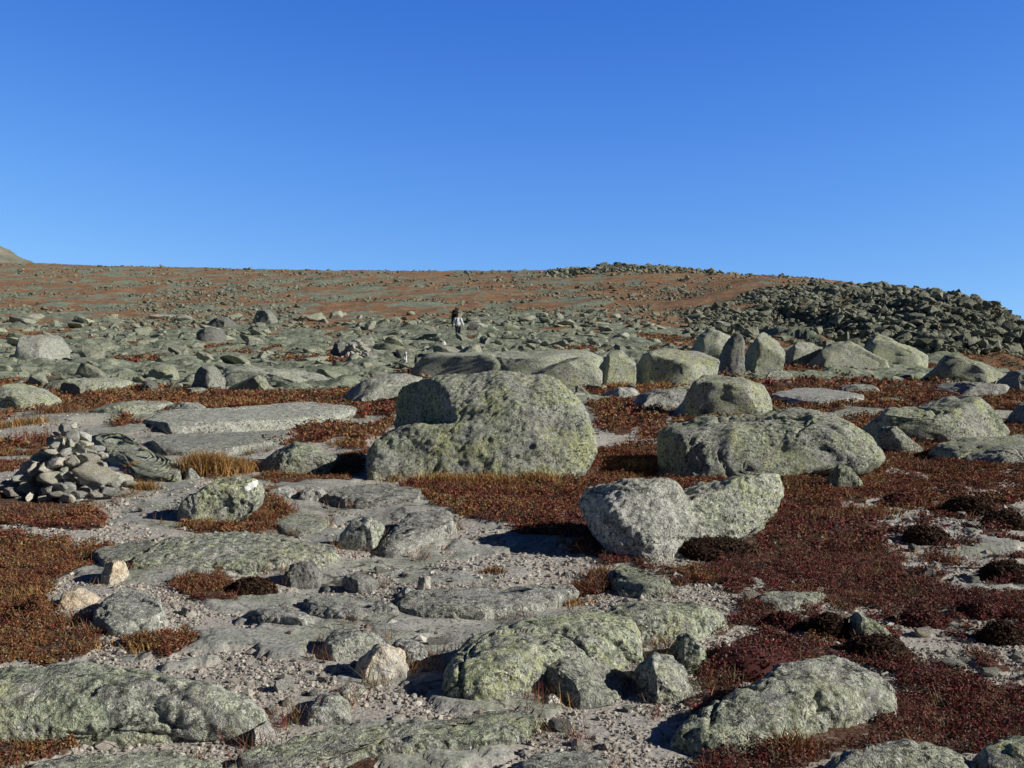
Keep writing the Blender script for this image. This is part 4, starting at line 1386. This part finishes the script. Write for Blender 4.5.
for q in ROCKS:                         # fringe at the foot of the rocks
    if q[1] > 22: continue
    n = int(120 * (q[2] + q[3]))
    a = r.uniform(0, 6.28, n)
    e = r.uniform(.95, 1.25, n)
    x, y = q[0] + np.cos(a) * (q[2] * e + .02), q[1] + np.sin(a) * (q[3] * e + .02)
    kp = n2(x, y, .3, 2, 81.) > np.where(cover(x, y)[0] > .5, -.4, .12)
    bx_.append(x[kp]); by_.append(y[kp])
bx_, by_ = np.concatenate(bx_), np.concatenate(by_)
nb_ = 5
n = len(bx_)
bz_ = terrain_z(bx_, by_) + .01
cxy = np.stack([bx_, by_, bz_], 1)[:, None, :] + np.concatenate([r.normal(0, .018, (n, nb_, 2)), np.zeros((n, nb_, 1))], 2)
hh = (r.uniform(.03, .085, (n, 1)) * r.uniform(.6, 1.2, (n, nb_)))[..., None]
ln = np.concatenate([r.normal(0, .6, (n, nb_, 2)), np.ones((n, nb_, 1))], 2)
tip = cxy + ln * hh
an = r.uniform(0, 6.28, (n, nb_))
wd = np.stack([np.cos(an), np.sin(an), np.zeros_like(an)], 2) * (.0013 + .00016 * by_)[:, None, None]
B = np.stack([cxy - wd, cxy + wd, tip + wd * .3, tip - wd * .3], 2).reshape(-1, 3)
pp = np.concatenate([PAL['gold'] * .8, PAL['rust'], PAL['maroon'], np.array([[.16, .17, .07], [.22, .21, .10]])])
cc = np.repeat(pp[r.integers(0, len(pp), n)][:, None, :] * r.uniform(.7, 1.2, (n, nb_, 1)), 4, 1).reshape(-1, 3)
F4 = np.concatenate([F4, np.arange(len(B)).reshape(-1, 4) + len(Q)])
Q = np.concatenate([Q, B])
C4 = np.concatenate([C4, cc])
me = np_mesh('dry_grass', Q, F4, smooth=False, col=C4)
o = link('dry_grass', me, M_GRASS)
tag(o, 'dry golden grass in tufts round the boulders', 'grass', kind='stuff')

# rounded cushion plants, each its own
def cushion(px, py, wpx, hpx, pal, label, seed):
    r = np.random.default_rng(seed)
    g = ground_at(px, py + hpx * .5)
    sc = g[1] / F
    R, Hh = wpx * sc * .5, hpx * sc * .8
    g[1] += R * .5
    g[2] = float(terrain_z(g[0], g[1])[0])
    v, f = ico(4)
    v = v.copy() * np.array([R, R * .8, Hh])
    v *= (1 + .13 * fbm(v / (R * .5) + seed, 3))[:, None]
    n = int(700 * max(1, (R / .2)))
    n = min(n, 1400)
    top = v[v[:, 2] > -.02]
    C = top[r.integers(0, len(top), n)]
    s = np.full(n, max(.007, .0011 * g[1]))
    Q, F4, c4 = leaf_cloud(C * r.uniform(.97, 1.03, (n, 1)), np.full(n, .012), np.full(n, .014), 3, s, PAL[pal], r)
    root = link('cushion_plant', np_mesh('cushion_plant', Q, F4, False, c4), M_LEAF, loc=g)
    core = link('stems', np_mesh('stems', v * .98, f, True, np.tile(PAL[pal][1] * .7, (len(v), 1))), M_LEAF, root)
    tag(root, label, 'plant')
    ROCKS.append((g[0], g[1], R * .8, R * .6))


for i, (px, py, w, h, pal, lab) in enumerate([
    (786, 622, 40, 18, 'maroon', 'brown cushion plant left of the darkest mound in the right foreground'),
    (831, 626, 46, 26, 'moss', 'darkest round cushion mound, left of the pale triangular stone'),
    (882, 648, 66, 26, 'moss', 'broad dark cushion mound right of the pale triangular stone'),
    (1006, 633, 44, 24, 'moss', 'dark cushion mound beside gravel at the right edge'),
    (985, 609, 44, 20, 'maroon', 'dark red cushion mound above the one at the right edge'),
    (1010, 570, 50, 22, 'moss', 'blackish cushion plant at the right edge, level with the two-lobed boulder'),
    (928, 619, 50, 16, 'maroon', 'low reddish cushion plant in the gravel on the right'),
    (756, 664, 110, 28, 'maroon', 'wide dark red mat mounded against the slanting boulder'),
    (716, 548, 80, 20, 'moss', 'dark mossy mound under the shoulder of the two-lobed boulder'),
    (249, 587, 50, 18, 'moss', 'small red-brown cushion on the path below the wide smooth slab'),
    (930, 535, 46, 18, 'moss', 'dark mossy cushion beside the upper right gravel patch'),
    (975, 505, 50, 18, 'moss', 'brown cushion below the slab at the right edge'),
    (905, 500, 40, 14, 'maroon', 'small reddish cushion right of the lone upright stone'),
    (1010, 520, 50, 20, 'moss', 'olive-brown cushion at the right edge'),
    (35, 605, 26, 24, 'rust', 'rusty cushion plant in the heath at left'),
]):
    cushion(px, py, w, h, pal, lab, 70 + i)

# ------------------------------------------------------------------ gravel
r = np.random.default_rng(31)
qs, fs, cs = [], [], []
off = 0
pv, pf = ico(1)
temps = []
for i in range(8):
    q = pv * r.uniform(.55, 1.1, (len(pv), 1)) * np.array([1, .8, .6])
    temps.append(q)
tv = np.array(temps)
for (n, y0, y1, s0, sg) in ((80000, 3.3, 7.0, .0058, .6), (42000, 7.0, 12, .0095, .6), (9000, 12, 20, .014, .5), (3600, 3.3, 12, .019, .45)):
    x, y = ground_scatter(r, n, y0, y1)
    n = len(x)
    h, _, bd = cover(x, y, True)
    clump = n2(x, y, .5, 3, 41.)
    keep = ((h < .5) & (clump > -.25) | (r.random(n) < .10)) & off_rocks(x, y, .85) & ((bd < .5) | (r.random(n) < .15))
    x, y = x[keep], y[keep]
    m = len(x)
    z = terrain_z(x, y) + .006 * n2(x, y, .3, 2, 7.7) + .002 + .012 * (h[keep] > .5)
    S = np.clip(s0 * np.exp(r.normal(0, sg, m)), .003, .05)
    a = r.uniform(0, 6.28, m)
    T = tv[r.integers(0, 8, m)] * S[:, None, None]
    ca, sa = np.cos(a)[:, None], np.sin(a)[:, None]
    P = np.stack([T[..., 0] * ca - T[..., 1] * sa + x[:, None], T[..., 0] * sa + T[..., 1] * ca + y[:, None], T[..., 2] + z[:, None]], 2).reshape(-1, 3)
    Fi = (pf[None] + (np.arange(m) * 12)[:, None, None]).reshape(-1, 3)
    tone = 1.12 * np.array([[.46, .42, .37], [.36, .335, .30], [.56, .53, .48], [.40, .335, .28], [.28, .27, .245], [.48, .43, .38]])[r.integers(0, 6, m)] * r.uniform(.75, 1.2, (m, 1))
    qs.append(P); fs.append(Fi + off); cs.append(np.repeat(tone, 12, 0))
    off += len(P)
me = np_mesh('gravel', np.concatenate(qs), np.concatenate(fs), smooth=False, col=np.concatenate(cs))
o = link('gravel', me, M_PEB)
tag(o, 'loose pale gravel covering the path', 'gravel', kind='stuff')

# ------------------------------------------------------------------ the walker
def skinned(name, verts, edges, radii, mat, parent, sub=2):
    me = bpy.data.meshes.new(name)
    me.from_pydata(verts, edges, [])
    o = bpy.data.objects.new(name, me)
    COL.objects.link(o)
    sk = o.modifiers.new('skin', 'SKIN')
    sk.use_smooth_shade = True
    for i, rd in enumerate(radii):
        rd = rd if isinstance(rd, tuple) else (rd, rd)
        me.skin_vertices[0].data[i].radius = rd
    me.skin_vertices[0].data[0].use_root = True
    sb = o.modifiers.new('sub', 'SUBSURF')
    sb.levels = sb.render_levels = sub
    dg = bpy.context.evaluated_depsgraph_get()
    m2 = bpy.data.meshes.new_from_object(o.evaluated_get(dg))
    m2.name = name
    bpy.data.objects.remove(o)
    bpy.data.meshes.remove(me)
    m2.materials.clear()
    for p in m2.polygons: p.use_smooth = True
    return link(name, m2, mat, parent)


def ellipsoid(name, c, s, mat, parent, k=4, rough=.0, cut=None):
    v, f = ico(k)
    v = v * np.array(s)
    if rough:
        v = v * (1 + rough * fbm(v / max(s) * 3, 3))[:, None]
    v = v + np.array(c)
    if cut is not None:
        keepv = cut(v)
        f = f[keepv[f].all(1)]
    return link(name, np_mesh(name, v, f), mat, parent)


def build_walker():
    g = WALK
    root = bpy.data.objects.new('person', None)
    COL.objects.link(root)
    root.location = g
    root.rotation_euler = (0, 0, math.radians(24))
    tag(root, 'walker in a white top and dark trousers coming towards the camera', 'person')
    skin = plain_material('skin', (.55, .34, .25), .6, .1)
    # facing -Y; left/right as seen. walking: right leg forward
    V = [(0, 0, .95), (0, 0, 1.12), (0, -.02, 1.32), (0, -.01, 1.44), (0, -.03, 1.52), (0, -.05, 1.60), (0, -.045, 1.70), (0, -.03, 1.77)]
    E = [(0, 1), (1, 2), (2, 3), (3, 4), (4, 5), (5, 6), (6, 7)]
    R = [(.15, .11), (.14, .10), (.17, .12), (.10, .08), .055, (.07, .085), (.078, .098), (.05, .06)]
    def chain(start, pts, rad):
        prev = start
        for p, q in zip(pts, rad):
            V.append(p); R.append(q); E.append((prev, len(V) - 1)); prev = len(V) - 1
        return prev
    for s, fy in ((-1, -.20), (1, .16)):
        chain(0, [(s * .10, 0, .86), (s * .11, fy * .55, .50), (s * .11, fy + (.10 if fy > 0 else .0), .09), (s * .12, fy - .03, .045), (s * .125, fy - .15, .035)], [.092, .058, .04, .042, .032])
    for s, fy in ((-1, .10), (1, -.12)):
        h = chain(2, [(s * .19, -.01, 1.40), (s * .26, fy * .6, 1.14), (s * .29, fy - .10, .93), (s * .295, fy - .14, .86)], [.058, .043, .032, (.038, .02)])
        bx, by, bz = V[h]
        for k, (dx, ln) in enumerate(((-.03, .07), (-.01, .085), (.01, .08), (.03, .06))):
            chain(h, [(bx + s * .005 + dx * .3, by + dx, bz - ln * .6), (bx - s * .01 + dx * .3, by + dx - .01, bz - ln)], [.011, .009])
        chain(h, [(bx - s * .035, by - .03, bz - .01), (bx - s * .04, by - .045, bz - .05)], [.012, .010])
    skinned('body', V, E, R, skin, root)
    # face
    dark = plain_material('dark_hair', (.04, .028, .02), .7, .3)
    for s in (-1, 1):
        ellipsoid('eye', (s * .03, -.135, 1.685), (.012, .008, .009), plain_material('eye', (.03, .03, .03), .3), root, 2)
        ellipsoid('ear', (s * .083, -.04, 1.67), (.014, .03, .038), skin, root, 2)
    ellipsoid('nose', (0, -.148, 1.655), (.014, .02, .024), skin, root, 2)
    ellipsoid('mouth', (0, -.135, 1.61), (.026, .008, .008), plain_material('lips', (.35, .13, .11), .6), root, 2)
    ellipsoid('hair', (0, -.02, 1.72), (.096, .115, .095), dark, root, 4, .08, cut=lambda v: ~((v[:, 1] < -.07) & (v[:, 2] < 1.745)) & (v[:, 2] > 1.62))
    # clothes as slightly larger skins
    shirt = plain_material('white_shirt', (.72, .74, .80), .85, .2, 14)
    skinned('shirt', [(0, 0, .93), (0, 0, 1.12), (0, -.02, 1.32), (0, -.01, 1.45), (-.20, 0, 1.40), (-.255, .05, 1.18), (-.285, .0, .98), (.20, -.02, 1.40), (.255, -.06, 1.18), (.285, -.19, .98)],
            [(0, 1), (1, 2), (2, 3), (2, 4), (4, 5), (5, 6), (2, 7), (7, 8), (8, 9)], [(.205, .16), (.195, .15), (.22, .16), (.12, .10), .095, .08, .066, .095, .08, .066], shirt, root)
    shorts = plain_material('dark_trousers', (.02, .022, .035), .9, .3)
    skinned('trousers', [(0, 0, .98), (0, 0, .88), (-.10, -.01, .80), (-.11, -.11, .50), (-.11, -.20, .13), (.10, .01, .80), (.11, .09, .50), (.11, .26, .13)], [(0, 1), (1, 2), (2, 3), (3, 4), (1, 5), (5, 6), (6, 7)], [(.165, .125), (.165, .125), .11, .078, .066, .11, .078, .066], shorts, root)
    boot = plain_material('brown_boots', (.05, .035, .025), .8)
    for s, fy in ((-1, -.20), (1, .16)):
        y0 = fy + (.10 if fy > 0 else 0)
        skinned('boot', [(s * .11, y0, .17), (s * .115, y0 - .01, .06), (s * .12, fy - .08, .05), (s * .125, fy - .17, .04)], [(0, 1), (1, 2), (2, 3)], [.055, .058, .05, .042], boot, root)
    # rucksack
    pk = bpy.data.objects.new('backpack', None)
    COL.objects.link(pk)
    pk.location = g
    pk.rotation_euler = root.rotation_euler
    tag(pk, 'tall dark backpack worn by the walker', 'backpack')
    cloth = plain_material('dark_nylon', (.025, .018, .02), .7, .4, 12)
    v, f = ico(5)
    p = np.sign(v) * np.abs(v) ** .55
    v2 = p * np.array([.22, .17, .46]) + np.array([-.08, .30, 1.42])
    v2[:, 0] *= 1 - .12 * (v2[:, 2] - 1.38)
    v2 += .012 * np.stack([fbm(v * 4 + k, 2) for k in range(3)], 1)
    link('pack_body', np_mesh('pack_body', v2, f), cloth, pk)
    ellipsoid('lid', (-.08, .28, 1.90), (.20, .17, .10), cloth, pk, 4, .08)
    rollm = plain_material('maroon_roll', (.10, .02, .02), .8, .3)
    ellipsoid('bed_roll', (-.05, .25, .95), (.25, .10, .09), rollm, pk, 4, .05)
    for s in (-1, 1):
        skinned('shoulder_strap', [(s * .10, .12, 1.45), (s * .11, 0, 1.49), (s * .115, -.13, 1.42), (s * .12, -.165, 1.28), (s * .15, -.08, 1.10), (s * .15, .10, 1.02)],
                [(0, 1), (1, 2), (2, 3), (3, 4), (4, 5)], [(.028, .012)] * 6, cloth, pk, 1)


build_walker()

# ------------------------------------------------------------------ light, sky, camera
SUN_EL, SUN_AZ = math.radians(26), math.radians(102)    # azimuth clockwise from +Y: from the right, a little behind the camera
sd = Vector((math.cos(SUN_EL) * math.sin(SUN_AZ), math.cos(SUN_EL) * math.cos(SUN_AZ), math.sin(SUN_EL)))
L = bpy.data.lights.new('sun', 'SUN')
L.energy = 5.0
L.angle = math.radians(.53)
L.color = (1, .945, .85)
lo = bpy.data.objects.new('sun', L)
COL.objects.link(lo)
lo.rotation_euler = (-sd).to_track_quat('-Z', 'Y').to_euler()

w = bpy.data.worlds.new('World')
SC.world = w
w.use_nodes = True
nt = w.node_tree
bg = nt.nodes['Background']
T_ = NT(nt)
tc = nt.nodes.new('ShaderNodeTexCoord')
sx = nt.nodes.new('ShaderNodeSeparateXYZ')
nt.links.new(tc.outputs['Generated'], sx.inputs[0])
cx = nt.nodes.new('ShaderNodeCombineXYZ')
nt.links.new(sx.outputs['X'], cx.inputs['X'])
nt.links.new(sx.outputs['Y'], cx.inputs['Y'])
nt.links.new(T_.ramp(sx.outputs['Z'], 0, 1, .155, 1), cx.inputs['Z'])      # lift out of the whitish band at the horizon
nm = nt.nodes.new('ShaderNodeVectorMath')
nm.operation = 'NORMALIZE'
nt.links.new(cx.outputs[0], nm.inputs[0])
sky = nt.nodes.new('ShaderNodeTexSky')
sky.sky_type = 'NISHITA'
sky.sun_disc = False
sky.sun_elevation = SUN_EL
sky.sun_rotation = SUN_AZ
sky.altitude = 1400
sky.air_density = 1.0
sky.dust_density = 0
sky.ozone_density = 2
nt.links.new(nm.outputs[0], sky.inputs[0])
sp = nt.nodes.new('ShaderNodeSeparateColor')
nt.links.new(sky.outputs[0], sp.inputs[0])
cb = nt.nodes.new('ShaderNodeCombineColor')
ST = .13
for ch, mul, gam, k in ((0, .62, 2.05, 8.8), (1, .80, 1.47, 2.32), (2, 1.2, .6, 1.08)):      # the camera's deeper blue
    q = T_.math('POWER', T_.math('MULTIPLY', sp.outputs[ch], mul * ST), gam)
    nt.links.new(T_.math('MULTIPLY', T_.math('MULTIPLY', T_.math('MULTIPLY', q, k / ST), T_.math('MULTIPLY', T_.ramp(sx.outputs['Z'], .15, .30, 1, .92 if ch else .84), T_.ramp(sx.outputs['Y'], -.1, .75, .3, 1))), T_.ramp(sx.outputs['Z'], .30, .46, 1, .10)), cb.inputs[ch])  # added dimming overhead and behind the camera weakens the sky's fill light
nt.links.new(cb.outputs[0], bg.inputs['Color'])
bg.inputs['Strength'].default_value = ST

cam = bpy.data.cameras.new('camera')
cam.lens = F / W * 36
cam.sensor_width = 36
cam.clip_start = .1
cam.clip_end = 12000
co = bpy.data.objects.new('camera', cam)
COL.objects.link(co)
co.location = EYE
co.rotation_euler = (math.pi / 2 - TH, 0, 0)
SC.camera = co

SC.view_settings.view_transform = 'Standard'
SC.view_settings.look = 'None'
SC.view_settings.exposure = 0
SC.view_settings.gamma = 1
